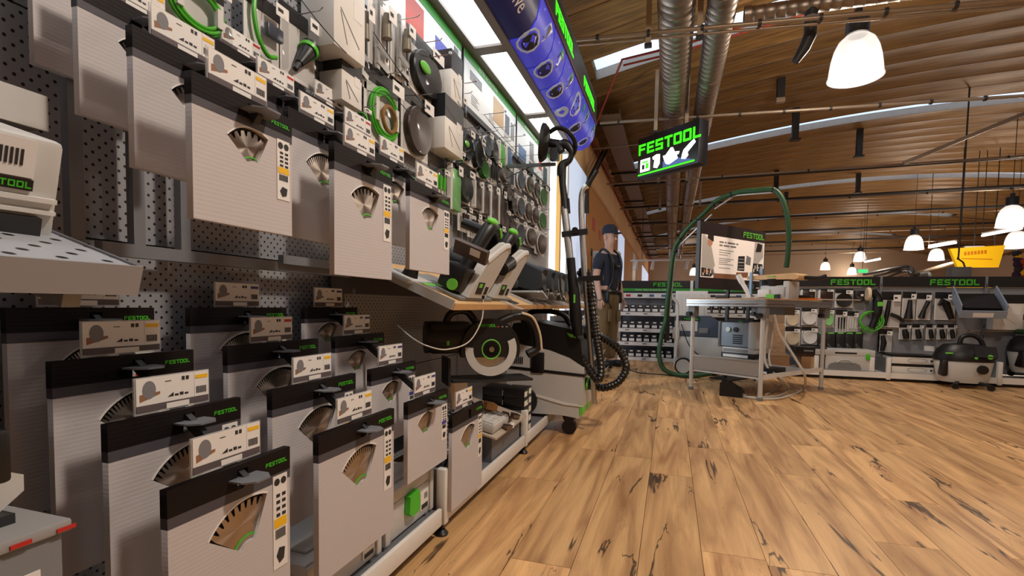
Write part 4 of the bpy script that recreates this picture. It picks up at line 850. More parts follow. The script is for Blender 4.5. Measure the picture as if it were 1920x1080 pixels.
# tiered box shelf beyond the extractor
ts = thing('tiered_shelf', 'low tiered shelf with slanted white price strips beyond the dust extractor', 'shelf', (-1.1, 4.7, 0))
for k, (zz, dp) in enumerate(((.08, .42), (.27, .38), (.46, .34), (.64, .30))):
    MB().bb(0, dp, 0, 1.1, zz, zz+.012).build('shelf_plate', GREY, ts); MB().box((dp+.012, .55, zz+.01), (.004, 1.1, .06), Matrix.Rotation(R(25), 3, 'Y')).build('price_strip', WHITE, ts)
for s in (0, 1.09): MB().bb(0, .3, s, s+.01, 0, .7).build('side_panel', MGREY, ts)
for k, (zz, dp) in enumerate(((.092, .42), (.282, .38), (.472, .34), (.652, .30))):
    for j in range(5):
        t = thing('abrasive_box', 'small black box on the tiered shelf, %s tier, %s along' % (ORD[k], ORD[j]), 'carton', (-1.1+dp-.13, 4.82+.2*j, zz), LW, 'boxes on the tiered shelf'); MB().bb(-.07, .07, 0, .12, 0, .10, .003).build('body', ANTH, t); MB().bb(-.06, .06, -.001, 0, .01, .04).build('label', PAPER, t)
# ================================================================== MANNEQUIN
def skin(name, V, E, m, parent, root=0, sub=2, smooth=.0):
    me = bpy.data.meshes.new(name); me.from_pydata([v[:3] for v in V], E, []); o = obj(name, me, parent)
    me.materials.append(m); sk = o.modifiers.new('skin', 'SKIN'); sk.use_smooth_shade = True; sk.branch_smoothing = smooth
    for i, v in enumerate(V):
        r = v[3] if isinstance(v[3], tuple) else (v[3], v[3]); me.skin_vertices[0].data[i].radius = r; me.skin_vertices[0].data[i].use_root = i == root
    s = o.modifiers.new('sub', 'SUBSURF'); s.levels = sub; s.render_levels = sub
    dg = bpy.context.evaluated_depsgraph_get(); bpy.context.view_layer.update(); dg = bpy.context.evaluated_depsgraph_get()
    nm = bpy.data.meshes.new_from_object(o.evaluated_get(dg)); o.modifiers.clear(); o.data = nm; nm.materials.clear(); nm.materials.append(m)
    nm.polygons.foreach_set('use_smooth', [True]*len(nm.polygons)); return o
mn = thing('mannequin', 'shop mannequin in navy cap, dark t-shirt, harness straps and khaki work trousers', 'mannequin', (-.80, 6.72, 0), R(63))
# local: faces -Y
MH = 1.86
body = skin('body', [(0, 0, .98, (.15, .105)), (0, 0, 1.14, (.135, .1)), (0, .0, 1.32, (.165, .115)), (0, .01, 1.47, (.1, .08)), (0, 0, 1.55, .055), (0, -.01, 1.60, .06), (0, -.015, 1.69, (.076, .095)), (0, -.01, 1.78, (.075, .092)), (0, 0, 1.835, (.045, .06)),
  (.2, .0, 1.43, .06), (.255, .01, 1.18, .045), (.27, -.04, .95, .034), (.27, -.06, .87, .03), (-.2, 0, 1.43, .06), (-.255, .01, 1.18, .045), (-.265, -.05, .95, .034), (-.265, -.07, .87, .03),
  (.1, 0, .86, .095), (.11, 0, .48, .06), (.115, .02, .1, .042), (.12, -.1, .04, .04), (-.1, 0, .86, .095), (-.11, 0, .48, .06), (-.115, .02, .1, .042), (-.12, -.1, .04, .04)],
  [(0, 1), (1, 2), (2, 3), (3, 4), (4, 5), (5, 6), (6, 7), (7, 8), (2, 9), (9, 10), (10, 11), (11, 12), (2, 13), (13, 14), (14, 15), (15, 16), (0, 17), (17, 18), (18, 19), (19, 20), (0, 21), (21, 22), (22, 23), (23, 24)], SKIN, mn)
for s in (-1, 1):
    hx, hy, hz = s*.268, -.065, .87
    for k, (dx, L) in enumerate(((-.026, .075), (-.009, .085), (.009, .08), (.024, .065))):
        skin('finger', [(hx+.004, hy+dx, hz-.0, .0085), (hx+.002, hy+dx*1.1, hz-.03-L*.4, .0085), (hx-s*.012, hy+dx*1.1, hz-.03-L, .007)], [(0, 1), (1, 2)], SKIN, mn, sub=1)
    skin('thumb', [(hx, hy-.02, hz+.01, .01), (hx-s*.012, hy-.05, hz-.025, .009), (hx-s*.016, hy-.052, hz-.06, .008)], [(0, 1), (1, 2)], SKIN, mn, sub=1)
    b = MB(); b.ell((s*.078, .005, 1.69), (.012, .02, .032), 10, 8); b.build('ear', SKIN, mn); b = MB(); b.ell((s*.03, -.1, 1.705), (.012, .006, .006), 10, 6); b.build('eye', INK, mn)
b = MB(); b.prism([(-.098, 1.70), (-.132, 1.665), (-.1, 1.655)], -.012, .012, 'yz'); b.build('nose', SKIN, mn); MB().bb(-.022, .022, -.108, -.09, 1.622, 1.63, .003).build('mouth', mat('lip', srgb(150, 95, 85), .5), mn)
skin('t_shirt', [(0, 0, .90, (.172, .128)), (0, 0, 1.14, (.152, .112)), (0, 0, 1.32, (.185, .128)), (0, .01, 1.45, (.13, .095)), (0, .005, 1.51, .07), (.2, 0, 1.425, .078), (.25, .01, 1.25, .07), (-.2, 0, 1.425, .078), (-.25, .01, 1.25, .07)], [(0, 1), (1, 2), (2, 3), (3, 4), (2, 5), (5, 6), (2, 7), (7, 8)], NAVY, mn)
skin('trousers', [(0, 0, 1.06, (.158, .116)), (0, 0, .9, (.168, .122)), (.1, 0, .82, .112), (.112, 0, .48, .088), (.115, .015, .08, .08), (-.1, 0, .82, .112), (-.112, 0, .48, .088), (-.115, .015, .08, .08)], [(0, 1), (1, 2), (2, 3), (3, 4), (1, 5), (5, 6), (6, 7)], KHAKI, mn)
b = MB(); b.lathe([(.0865, 1.745), (.09, 1.78), (.083, 1.83), (.055, 1.862), (0, 1.872)], (0, 0, 0), 20); b.v = [(x, y*1.2-.008, z) for x, y, z in b.v]; cap = b.build('cap', NAVY, mn)
b = MB(); b.prism([(-.075, -.09), (-.065, -.15), (0, -.185), (.065, -.15), (.075, -.09)], 1.742, 1.752, 'xy'); b.build('cap_peak', NAVY, cap)
for s in (-1, 1):
    b = MB(); b.tube(smoothpath([(s*.11, .12, 1.36), (s*.115, .04, 1.53), (s*.11, -.06, 1.5), (s*.1, -.135, 1.38), (s*.09, -.13, 1.15), (s*.13, -.1, 1.02)], 5), .016, 8); b.build('harness_strap', BLACK, mn)
    MB().bb(s*.12, s*.17, -.12, .1, .84, .99, .02).build('hip_pad', BLACK, mn); MB().bb(s*.1-.035, s*.1+.035, -.125, -.1, .6, .76, .008).build('thigh_pocket', KHAKI, mn)
    b = MB(); b.tube([(s*.15, -.12, .98), (s*.16, -.13, .85), (s*.1, -.13, .78)], .008, 6); b.build('leg_strap', STEEL if s > 0 else BLACK, mn)
    MB().bb(s*.12-.05, s*.12+.05, -.17, .08, 0, .09, .03).build('shoe', BLACK, mn)
MB().bb(-.06, .06, -.15, -.12, 1.3, 1.34, .008).build('chest_strap', BLACK, mn); b = MB(); torus(b, (0, 0, 0), .185, .13, .022); b.v = [(x, z, y+.99) for x, y, z in b.v]; b.build('hip_belt', BLACK, mn)
MB().bb(-.12, .12, .11, .17, 1.05, 1.45, .03).build('back_unit', BLACK, mn)
t = thing('wall_box', 'white wall cabinet behind the mannequin shoulders', 'cabinet', (-1.25, 8.3, 1.18)); MB().bb(0, .42, 0, .45, 0, .52, .005).build('body', WHITE, t); MB().bb(.02, .4, -.008, 0, .02, .5).build('door', mat('cool_white', srgb(200, 210, 225), .4), t)
# ================================================================== FAR DISPLAY BEHIND THE MANNEQUIN
FY = 7.72
def lip_shelf(x0, x1, label, ttl='Granat - Unser Spezialist für VOC-Lacke'):
    t = thing('box_shelving', label, 'shelf', ((x0+x1)/2, FY, 0)); L = x1-x0
    MB().bb(-L/2, L/2, .36, .38, .0, 1.2).build('back_panel', GREY, t); MB().bb(-L/2, L/2, .3, .4, 1.085, 1.2).build('header', ANTH, t)
    MB().bb(-L/2, L/2, .285, .3, 1.04, 1.083).build('green_strip', PG, t); MB().bb(-L/2, L/2, .27, .3, .935, 1.01).build('logo_strip', PAPER, t)
    for zz, dp in ((.70, .10), (.455, .05), (.255, .02), (.03, 0)): MB().bb(-L/2, L/2, dp, .36, zz-.012, zz).build('shelf_plate', GREY, t); MB().bb(-L/2+.005, L/2-.005, dp-.012, dp, zz-.035, zz+.02).build('price_strip', WHITE, t)
    for k in range(4):
        for zz, dp in ((.70, .10), (.455, .05), (.255, .02), (.03, 0)): MB().bb(-L*.4+k*L*.25, -L*.4+k*L*.25+.06, dp-.0135, dp-.012, zz-.015, zz+.005).build('price_ticket', INKG, t)
    logo(.06, t, (L*.18, .298, 1.142)); text(ttl, .024, PAPER, t, (-.02, .284, 1.06))
    for k, m in enumerate((RED, INK, PIX[0], PIX[0], INKG)): MB().bb(-L*.42+k*L*.17, -L*.42+k*L*.17+.07, .268, .27, .955, .99).build('maker_mark', m, t)
    for s in (-1, 1): MB().bb(s*L/2-.01, s*L/2+.01, .28, .36, 0, 1.2).build('post', WHITE, t)
    return t
lip_shelf(-.75, .28, 'black headed shelving of small boxes right behind the mannequin'); lip_shelf(.30, 1.32, 'black headed shelving of small boxes hidden behind the work table', 'Rubin 2')
PB = MB(); PB.bb(-.042, .042, 0, .12, 0, .13, .003); PBm = PB.mesh('box_body', ANTH); PL = MB(); PL.bb(-.038, .038, -.001, 0, .03, .07); PLm = PL.mesh('box_window', PAPER, False); PT_ = MB(); PT_.bb(-.02, .022, -.001, 0, .098, .118); PTm = PT_.mesh('box_tag', PAPER, False)
for bay, x0 in (('left', -.70), ('right', .36)):
    for r, (zz, dp) in enumerate(((.70, .10), (.455, .05), (.255, .02), (.03, 0))):
        for k in range(9):
            if bay == 'right' and r > 1 : continue
            t = thing('abrasive_box', 'small black box with pale window, %s bay, %s shelf from top, %s from left' % (bay, ORD[r], ORD[k]), 'carton', (x0+.045+.108*k, FY+dp+.012, zz), 0, 'boxes on the far shelving'); obj('box_body', PBm, t); obj('box_window', PLm, t); obj('box_tag', PTm, t)
# ================================================================== WORK STATION
TA = R(-37.3); T0 = Vector((.211, 5.19, 0)); TR = Matrix.Rotation(TA, 3, 'Z')
def TL(x, y, z): return T0+TR @ Vector((x, y, z))
tb = thing('work_table', 'aluminium framed multifunction work table with round legs and perforated top', 'table', T0, TA)
for (x, y) in ((0, 0), (.69, 0), (.69, 1.14), (0, 1.14)):
    b = MB(); b.cyl((x, y, 0), (x, y, .80), .019, n=16); b.build('leg', mat('leg_alu', srgb(205, 205, 203), .4, .2), tb); b = MB(); b.cyl((x, y, 0), (x, y, .03), .023, n=14); b.build('foot', MGREY, tb)
    MB().box((x, y, .77), (.07, .07, .11)).build('leg_bracket', MGREY, tb); b = MB(); b.cyl((x, y-.04, .74), (x, y-.09, .74), .022, n=14); b.build('clamp_knob', BLACK, tb)
for zz in (.825, .85, .87): 
    for y in (-.04, 1.18): MB().bb(-.04, .73, y-.012, y+.012, zz-.009, zz+.009).build('profile_rail', ALU, tb)
    for x in (-.04, .73): MB().bb(x-.012, x+.012, -.04, 1.18, zz-.009, zz+.009).build('profile_rail', ALU, tb)
MB().bb(-.03, .72, -.03, 1.17, .872, .89).build('top_board', mat('mdf_top', srgb(185, 140, 95), .6, noise=.08), tb)
MB().bb(.02, .67, -.006, .006, .21, .33).build('front_panel', mat('panel_greige', srgb(150, 142, 135), .5), tb); MB().bb(.02, .67, -.01, .01, .33, .345).build('panel_rail', ALU, tb)
MB().bb(.0, .69, .0, 1.14, .185, .2).build('lower_tray', LGREY, tb); MB().bb(.68, .70, .0, 1.14, .185, .225).build('tray_edge', WHITE, tb)
# display board
db = thing('info_board', 'large dark framed product board on a post beside the work table', 'sign board', TL(-.21, .35, 0), TA+R(90))
# local x runs along the table length, faces -y ( towards the table / viewer )
MB().bb(0, 1.27, -.018, .018, 1.0, 1.70).build('board', mat('board_brown', srgb(42, 30, 30), .4), db); MB().bb(-.008, 0, -.02, .02, 1.0, 1.70).build('edge', BLACK, db)
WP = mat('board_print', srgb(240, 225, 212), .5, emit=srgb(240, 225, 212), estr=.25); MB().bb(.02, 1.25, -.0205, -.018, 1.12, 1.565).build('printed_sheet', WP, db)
logo(.062, db, (1.02, -.019, 1.63), LGREEN, .002)
def bp(poly, m, nm='picture', d=.0215): MB().prism(poly, -d, -.0204).build(nm, m, db, smooth=False)
SH = mat('shirt_print', srgb(200, 195, 190), .6); HAIR = mat('hair_print', srgb(40, 25, 20), .6)
bp([(.03, 1.2), (.03, 1.56), (.08, 1.56), (.2, 1.44), (.27, 1.25), (.2, 1.18)], SH); bp([(.12, 1.47), (.14, 1.55), (.22, 1.55), (.21, 1.47), (.17, 1.44)], mat('face_print', srgb(205, 150, 120), .6), d=.0222); bp([(.12, 1.53), (.13, 1.565), (.23, 1.565), (.23, 1.5)], HAIR, d=.0228)
bp([(.03, 1.13), (.03, 1.22), (.2, 1.21), (.26, 1.17), (.2, 1.13)], INK, d=.0222); bp([(.25, 1.12), (.25, 1.17), (.7, 1.175), (.7, 1.12)], BROWNP); bp([(.68, 1.14), (.68, 1.20), (.92, 1.21), (.92, 1.15)], BROWNP)
for q in range(10): bp([(.05+.022*q, 1.14+.012*(q*7 % 5)), (.075+.022*q, 1.14+.012*(q*7 % 5)), (.07+.022*q, 1.17+.012*(q*3 % 5)), (.05+.022*q, 1.165+.012*(q*3 % 5))], (PAPER, ORANGE, INKG)[q % 3], 'collage_piece', .0234)
for q in range(8): bp([(1.02+.026*q, 1.22+.016*(q*7 % 5)), (1.05+.026*q, 1.22+.016*(q*7 % 5)), (1.04+.026*q, 1.26+.014*(q*3 % 5)), (1.02+.026*q, 1.25+.014*(q*3 % 5))], (PAPER, SH, INKG)[q % 3], 'collage_piece', .0234)
for q in range(4): bp([(.715, 1.235+.036*q), (.83, 1.24+.036*q), (.825, 1.25+.036*q), (.72, 1.246+.036*q)], (SH, INKG)[q % 2], 'collage_piece', .0228)
bp([(.70, 1.22), (.71, 1.38), (.84, 1.39), (.84, 1.22)], INK); bp([(.86, 1.30), (.88, 1.40), (.97, 1.38), (.96, 1.29)], INKG); bp([(1.02, 1.30), (1.04, 1.56), (1.22, 1.56), (1.23, 1.4), (1.1, 1.3)], SH); bp([(1.06, 1.45), (1.1, 1.56), (1.2, 1.54), (1.18, 1.46)], HAIR, d=.0222); bp([(1.0, 1.2), (1.02, 1.32), (1.22, 1.32), (1.23, 1.2)], INK, d=.0222); bp([(1.1, 1.13), (1.14, 1.2), (1.24, 1.2), (1.24, 1.13)], BROWNP, d=.0222)
for q, (xa, xb, zz) in enumerate(((.34, .42, 1.50), (.44, .47, 1.50), (.49, .64, 1.50), (.66, .70, 1.50), (.34, .40, 1.465), (.42, .53, 1.465), (.55, .66, 1.465))): MB().bb(xa, xb, -.0212, -.0205, zz, zz+.018).build('heading_word', INKG, db)
for q, zz in enumerate((1.42, 1.395, 1.37, 1.33, 1.31, 1.29, 1.27, 1.23)): MB().bb(.34, .62-.06*(q % 3), -.0212, -.0205, zz, zz+.007).build('text_line', INKG, db)
text('CONTURO', .055, mat('emboss', srgb(66, 50, 48), .35), db, (.22, -.0185, 1.06)); MB().bb(1.0, 1.04, -.0195, -.018, 1.04, 1.09).build('seal', SH, db); MB().bb(1.1, 1.22, -.0195, -.018, 1.035, 1.045).build('caption', PAPER, db)
for x in (.62, 1.05): MB().bb(x-.015, x+.015, .018, .05, 0, 1.0).build('post', BLACK, db)
MB().bb(.5, 1.15, -.1, .15, 0, .012).build('base', BLACK, db)
# edge bander on the table
eb = thing('edge_bander', 'white edge banding machine with birch plate clamped on the work table', 'machine', TL(.42, .75, .89), TA)
MB().bb(-.13, .15, -.1, .1, 0, .14, .02).build('housing', LGREY, eb); MB().bb(-.14, -.02, -.12, .0, .02, .1, .01).build('glue_unit', WHITE, eb); MB().prism([(-.25, .20), (.22, .19), (.25, .2), (.25, .225), (.2, .25), (-.25, .235)], -.12, .12).build('birch_plate', WOODL, eb)
b = MB(); b.cyl((0, 0, .13), (.0, 0, .2), .1, .13, 20); b.build('turntable', BLACK, eb); b = MB(); b.cyl((-.2, -.1, .13), (-.2, -.14, .13), .038, n=18); b.build('knob', BLACK, eb)
MB().bb(.1, .16, -.1, .1, .0, .18, .01).build('rear_column', LGREY, eb); MB().bb(-.05, .03, -.122, -.1, .01, .05).build('green_switch', LGREEN, eb); MB().bb(.04, .08, -.122, -.1, .01, .05).build('dark_switch', BLACK, eb); logo(.014, eb, (0, -.1205, .222))
b = MB(); b.tube(smoothpath([(.25, 0, .21), (.36, .02, .2), (.42, .05, .22)], 6), .02, 8); b.build('arm_grip', BLACK, eb)
for k in range(2): 
    t = thing('guide_post', 'upright blue grey aluminium bar on the table, %s of the pair' % ('left', 'right')[k], 'bar', TL(.22+.06*k, .62+.08*k, .89), TA, 'upright bars on the work table'); MB().bb(-.012, .012, -.012, .012, 0, .27+.04*k).build('bar', mat('blue_alu', srgb(130, 150, 170), .4, .4), t); MB().bb(-.03, .03, -.03, .03, 0, .012).build('base', MGREY, t)
t = thing('hand_lever', 'white curved plastic lever leaning on the work table', 'lever', TL(.3, .35, .89), TA); b = MB(); b.tube(smoothpath([(.06, 0, .0), (.03, 0, .08), (-.02, 0, .16), (-.06, 0, .23)], 5), [.016]*5+[.02]*5+[.026]*6, 10); b.build('lever', WHITE, t); MB().bb(.03, .09, -.03, .03, 0, .02).build('base', LGREY, t)
t = thing('edging_spool', 'orange brown edging board lying on the right corner of the work table', 'board', TL(.52, 1.0, .89), TA); MB().bb(-.12, .16, -.06, .1, .0, .02).build('board', ORANGE, t); MB().bb(-.1, .1, -.05, .05, .02, .05, .01).build('dark_clamp', BLACK, t)
t = thing('hex_tool', 'black handled tool lying on the front of the work table', 'tool', TL(.1, .3, .89), TA); b = MB(); b.cyl((-.05, 0, .018), (.08, 0, .018), .018, .014); b.build('handle', BLACK, t); b = MB(); b.cyl((.08, 0, .018), (.2, .02, .018), .006); b.build('shaft', BLACK, t)
MB().bb(.3, .95, 1.0, 1.28, .892, .902).build('extension_plate', LGREY, tb); MB().bb(.3, .5, .75, .95, .74, .865).build('under_box', MGREY, tb)
# pump unit and cartons on the lower tray
pu = thing('vacuum_pump', 'pale blue grey vacuum pump box with dials under the work table', 'machine', TL(.18, .5, .42), TA); MB().bb(-.14, .22, -.1, .2, 0, .24, .012).build('case', mat('pump_blue', srgb(150, 165, 180), .45), pu); MB().bb(.16, .24, -.11, .21, -.01, .25, .01).build('end_cap', LGREY, pu); MB().bb(-.16, -.13, -.11, .21, -.01, .25, .01).build('end_cap', MGREY, pu)
for k in range(2): b = MB(); b.disc((-.05+.08*k, -.1, .17), .024, .012); b.build('dial', BLACK if k else STEEL, pu)
for k in range(5): MB().bb(.0, .1, -.104, -.1, .03+.02*k, .04+.02*k).build('vent_slot', BLACK, pu)
MB().bb(.0, .05, -.02, .02, .24, .27).build('green_valve', LGREEN, pu); MB().bb(-.1, .16, -.03, .1, .25, .27).build('cable_pile', BLACKM, pu)
for k in range(4): 
    t = thing('tray_carton', 'flat black and white carton under the pump, %s from the bottom' % ORD[k], 'carton', TL(.2, .5, .201+.0535*k), TA, 'flat cartons on the table tray'); MB().bb(-.16+.01*k, .2, -.1, .16, 0, .052, .002).build('body', ANTH if k % 2 == 0 else LGREY, t); MB().bb(-.12, .14, -.101, -.1, .008, .036).build('label', PAPER if k % 2 == 0 else INKG, t)
t = thing('tray_carton', 'flat black carton at the right end of the table tray', 'carton', TL(.5, .35, .201), TA); MB().bb(-.12, .16, -.12, .14, 0, .06, .002).build('body', ANTH, t); MB().bb(-.1, .12, -.121, -.12, .01, .03).build('label', PAPER, t)
# dust extractor beside the table with hose boom
ve = thing('dust_extractor', 'white dust extractor with dark top and round wheel left of the work table', 'dust extractor', (.33, 6.35, 0), R(-8))
MB().bb(-.28, .26, 0, .34, .12, .46, .03).build('tub', LGREY, ve); MB().prism([(-.28, .46), (.26, .46), (.22, .62), (.1, .70), (-.28, .70)], .0, .34).build('lid', mat('slate_lid', srgb(70, 82, 100), .4), ve); MB().bb(-.28, -.02, -.006, .0, .52, .64).build('white_panel', LGREY, ve); MB().bb(-.2, .0, -.01, -.004, .64, .69).build('name_band', ANTH, ve); logo(.024, ve, (-.09, -.011, .665))
b = MB(); b.cyl((-.16, -.06, .1), (-.16, .02, .1), .1, n=28); b.build('rear_wheel', BLACK, ve); b = MB(); b.cyl((-.16, -.066, .1), (-.16, -.055, .1), .082, n=28); b.build('wheel_cap', LGREY, ve)
b = MB(); b.cyl((.18, -.02, .05), (.18, .02, .05), .05, n=18); b.build('castor', BLACK, ve); MB().bb(-.26, .26, .0, .34, .06, .13).build('chassis', BLACK, ve); MB().bb(.0, .1, -.008, .0, .5, .56).build('vent', MGREY, ve)
b = MB(); b.tube(smoothpath([(-.34, -.02, .92), (-.28, -.02, .88), (-.25, -.02, .80), (-.25, -.02, .5), (-.25, -.02, .2)], 5), .016, 10); b.build('push_handle', WHITE, ve); MB().bb(-.3, -.22, -.03, .03, .42, .56, .01).build('cable_bracket', LGREY, ve)
b = MB(); b.tube(smoothpath([(-.2, -.03, .6), (-.1, -.05, .35), (.05, -.06, .22), (.2, -.06, .2), (.3, -.06, .24)], 6), .006, 6); b.build('cable', BLACKM, ve)
BY = 6.3
def PB_(px, py, f=0): d = ray(px, py); k = (px-1262)/(1478-1262); return AY(px, py, BY-.55*max(0, min(1, k))+f)
pts = [(1252, 560), (1262, 480), (1272, 452), (1293, 425), (1320, 400), (1345, 376), (1382, 361), (1420, 357), (1450, 356)]
bo = thing('hose_boom', 'arched boom arm carrying a dark green hose over the work table', 'boom arm', PB_(1252, 600)); ob = Vector(bo.location)
for (a, c) in (((1254, 600), (1267, 470)), ((1272, 462), (1335, 402)), ((1340, 392), (1372, 370)), ((1380, 366), (1452, 360))):
    b = MB(); b.cyl(PB_(*a, .03)-ob, PB_(*c, .03)-ob, .011, n=10); b.build('boom_tube', ALU, bo)
for p in ((1266, 470), (1275, 447), (1307, 412), (1338, 383), (1371, 364), (1450, 356)): b = MB(); b.ell(PB_(*p)-ob, (.03, .03, .03), 10, 8); b.build('clip', BLACK, bo)
MB().box((0, .03, -.1), (.05, .05, .3)).build('boom_base', BLACK, bo)
hose('suction_hose', 'dark green hose arching over the boom and down to the edge bander', [PB_(*p) for p in pts]+[PB_(1466, 372), PB_(1475, 400), PB_(1479, 440), PB_(1477, 480), PB_(1474, 503)], .026, HOSEG, 12, .06)
hose('suction_hose', 'dark green hose curling from the boom down to the floor by the white extractor', [PB_(1252, 560), PB_(1248, 600), PB_(1240, 632, -.1), PB_(1236, 665, -.15), PB_(1243, 690, -.18), PB_(1265, 702, -.2), PB_(1300, 704, -.2), PB_(1335, 700, -.18)], .027, HOSEG, 14, .05)
t = thing('white_carton', 'tall white ribbed carton standing behind the white dust extractor', 'carton', (.12, 7.1, 0)); MB().bb(-.06, .34, 0, .3, 0, 1.02, .004).build('body', WHITE, t)
for k in range(4): MB().bb(-.03+.09*k, .03+.09*k, -.006, 0, .62, .98).build('rib', WHITE, t)
# foot pedal and milky hoses
pd = thing('foot_pedal', 'black wedge shaped foot pedal on the floor in front of the work table', 'pedal', AZ(1371, 742, 0), R(-15)); MB().prism([(-.09, 0), (.1, 0), (.1, .05), (-.02, .13), (-.09, .12)], -.07, .07).build('housing', BLACK, pd); MB().prism([(-.08, .125), (.08, .065), (.085, .075), (-.075, .14)], -.05, .05).build('treadle', BLACKM, pd)
b = MB(); b.cyl((.1, 0, .02), (.13, 0, .02), .012); b.build('hose_nipple', STEEL, pd)
def fz(px, py, z=.012): return AZ(px, py, z)
hose('air_hose', 'milky hose curving from the table corner down to the foot pedal', [AY(1452, 590, 4.95), AY(1462, 625, 5.0), AY(1490, 670, 5.0), AY(1509, 705, 5.05), fz(1505, 730), fz(1470, 745), fz(1430, 748), fz(1392, 743)], .011, TUBEW, 10, 0)
hose('air_hose', 'milky hose forming the inner loop on the floor under the table corner', [AY(1440, 600, 5.1), AY(1434, 660, 5.1), AY(1440, 690, 5.05), AY(1468, 712, 5.0), fz(1478, 730), fz(1462, 741), fz(1425, 745), fz(1400, 744)], .010, TUBEW, 10, 0)
hose('air_hose', 'thin milky hose rising beside the right front table leg', [AY(1450, 595, 5.3), AY(1447, 640, 5.3), AY(1442, 670, 5.25), AY(1450, 700, 5.2), AY(1466, 718, 5.2), fz(1458, 728), fz(1436, 740)], .009, TUBEW, 10, 0)
hose('floor_cable', 'black power cable snaking over the floor from the hose to the white extractor', [fz(1178, 692, .006), fz(1200, 699, .006), fz(1250, 703, .006), fz(1290, 709, .006), fz(1330, 704, .006)], .006, BLACKM, 8, 0, 'cable')
t = thing('brown_carton', 'brown cardboard carton under the far display, left one', 'carton', (1.2, 6.55, 0)); MB().bb(-.14, .14, 0, .25, 0, .26, .003).build('body', CARD, t); MB().bb(-.141, .141, -.001, .1, .24, .25).build('flap', CARD, t)
t = thing('brown_carton', 'brown cardboard carton under the far display, beside the pale case', 'carton', (1.62, 6.71, .092)); MB().bb(-.12, .13, 0, .25, 0, .15, .003).build('body', CARD, t); MB().bb(-.02, .02, -.001, 0, .0, .15).build('tape', mat('tape', srgb(170, 140, 100), .4), t)
t = thing('black_carton', 'flat black carton lying on the brown cardboard carton', 'carton', (1.6, 6.71, .243)); MB().bb(-.16, .16, 0, .26, .03, .11, .004).build('body', ANTH, t); MB().bb(-.15, .15, .0, .25, 0, .03).build('tray', BROWNT, t); MB().bb(-.08, .02, -.001, 0, .06, .075).build('print', INKG, t)
# ================================================================== RIGHT DISPLAY GONDOLA
GY = 7.05
def pegbay(x0, x1, label, lg=True):
    t = thing('pegboard_bay', label, 'display', ((x0+x1)/2, GY, 0)); L = x1-x0
    for k in range(2): MB().bb(-L/2+.012, L/2-.012, 0, .012, .10+k*.49, .585+k*.49).build('peg_panel', PEG, t, smooth=False)
    MB().bb(-L/2, L/2, -.03, .03, 1.08, 1.20).build('header', ANTH, t); MB().bb(L/2-.012, L/2+.012, -.035, .0, .1, 1.20).build('slotted_post', GREY, t)
    for k in range(9): MB().bb(L/2-.004, L/2+.004, -.0365, -.035, .16+.115*k, .2+.115*k).build('slot', BLACK, t)
    MB().bb(-L/2, L/2, -.36, .0, .07, .09).build('base_shelf', LGREY, t); MB().bb(-L/2, L/2, -.375, -.36, .035, .1).build('base_lip', WHITE, t); MB().bb(-L/2, L/2, -.34, .0, .0, .035).build('plinth', BLACK, t)
    MB().bb(L/2-.02, L/2+.02, -.385, -.34, .02, .27, .005).build('end_post', WHITE, t); MB().bb(L/2-.008, L/2+.008, -.34, 0, .09, .26).build('divider', MGREY, t)
    b = MB(); b.cyl((L/2, -.36, 0), (L/2, -.36, .03), .016, n=12); b.build('foot', BLACK, t)
    if lg: logo(.066, t, (L*.21, -.031, 1.135))
    return t
pegbay(1.38, 2.37, 'grey pegboard bay with black header, nearest to the work table'); pegbay(2.37, 3.38, 'grey pegboard bay with black header behind the round dust extractor'); pegbay(3.38, 4.4, 'grey pegboard bay with black header at the right edge', False); pegbay(4.4, 5.4, 'grey pegboard bay with black header beyond the right edge', False)
YP = 7.005; WD = mat('white_pad', srgb(238, 236, 232), .5); CREAMP = mat('cream_pad', srgb(225, 205, 175), .6)
HG = lambda k, bx, l, **kw: hang(k, bx, l, Y=YP, **kw)
for k, (bx, m) in enumerate((((1472, 578, 1500, 612), CREAMP), ((1503, 576, 1533, 610), WD), ((1472, 613, 1501, 648), CREAMP), ((1503, 612, 1534, 646), WD))):
    HG('disc', bx, 'far pack with a large %s disc, %s row %s' % (('cream', 'white')[k % 2], ('upper', 'lower')[k//2], 'by the table'), m=m)
HG('strip', (1500, 541, 1530, 562), 'far pack with dark strip behind the edge bander, left'); HG('strip', (1533, 541, 1564, 562), 'far pack with dark strip behind the edge bander, right'); HG('disc', (1566, 541, 1600, 577), 'far pack with a flat black disc under the header')
HG('disc', (1544, 578, 1564, 612), 'far pack with a pale green sponge', m=mat('sponge', srgb(150, 215, 140), .8)); HG('bits', (1567, 580, 1588, 623), 'far pack with rows of black dots'); HG('bits', (1589, 583, 1609, 622), 'far pack with white cylinders', m=WD)
HG('box', (1602, 545, 1619, 564), 'small black carton under the black header', m=ANTH, d=.03)
for k, x in enumerate((1540, 1556, 1574, 1591, 1608)):
    t = HG('box', (x-8, 624, x+8, 660), 'black wedge shaped pouch in the low row of five, %s from the left' % ORD[k], m=ANTH, d=.03, tag_=False); w_ = .12; MB().bb(-.03, .03, -.032, -.03, -.2, -.185).build('colour_band', (RED, RED, PIX[0], PIX[1], YEL)[k], t); MB().bb(-.03, .03, -.032, -.03, -.01, .006).build('lime_tab', LGREEN, t)
def nozzle(bx, label, pts, r):
    t = HG('none', bx, label); x0, y0, x1, y1 = bx; w_ = AY(x1, y1, YP).x-AY(x0, y1, YP).x; h_ = AY(x0, y0, YP).z-AY(x0, y1, YP).z
    b = MB(); b.tube([((p[0]-.5)*w_, -.012, -p[1]*h_) for p in pts], [q*w_ for q in r], 10); b.build('nozzle', BLACK, t); return t
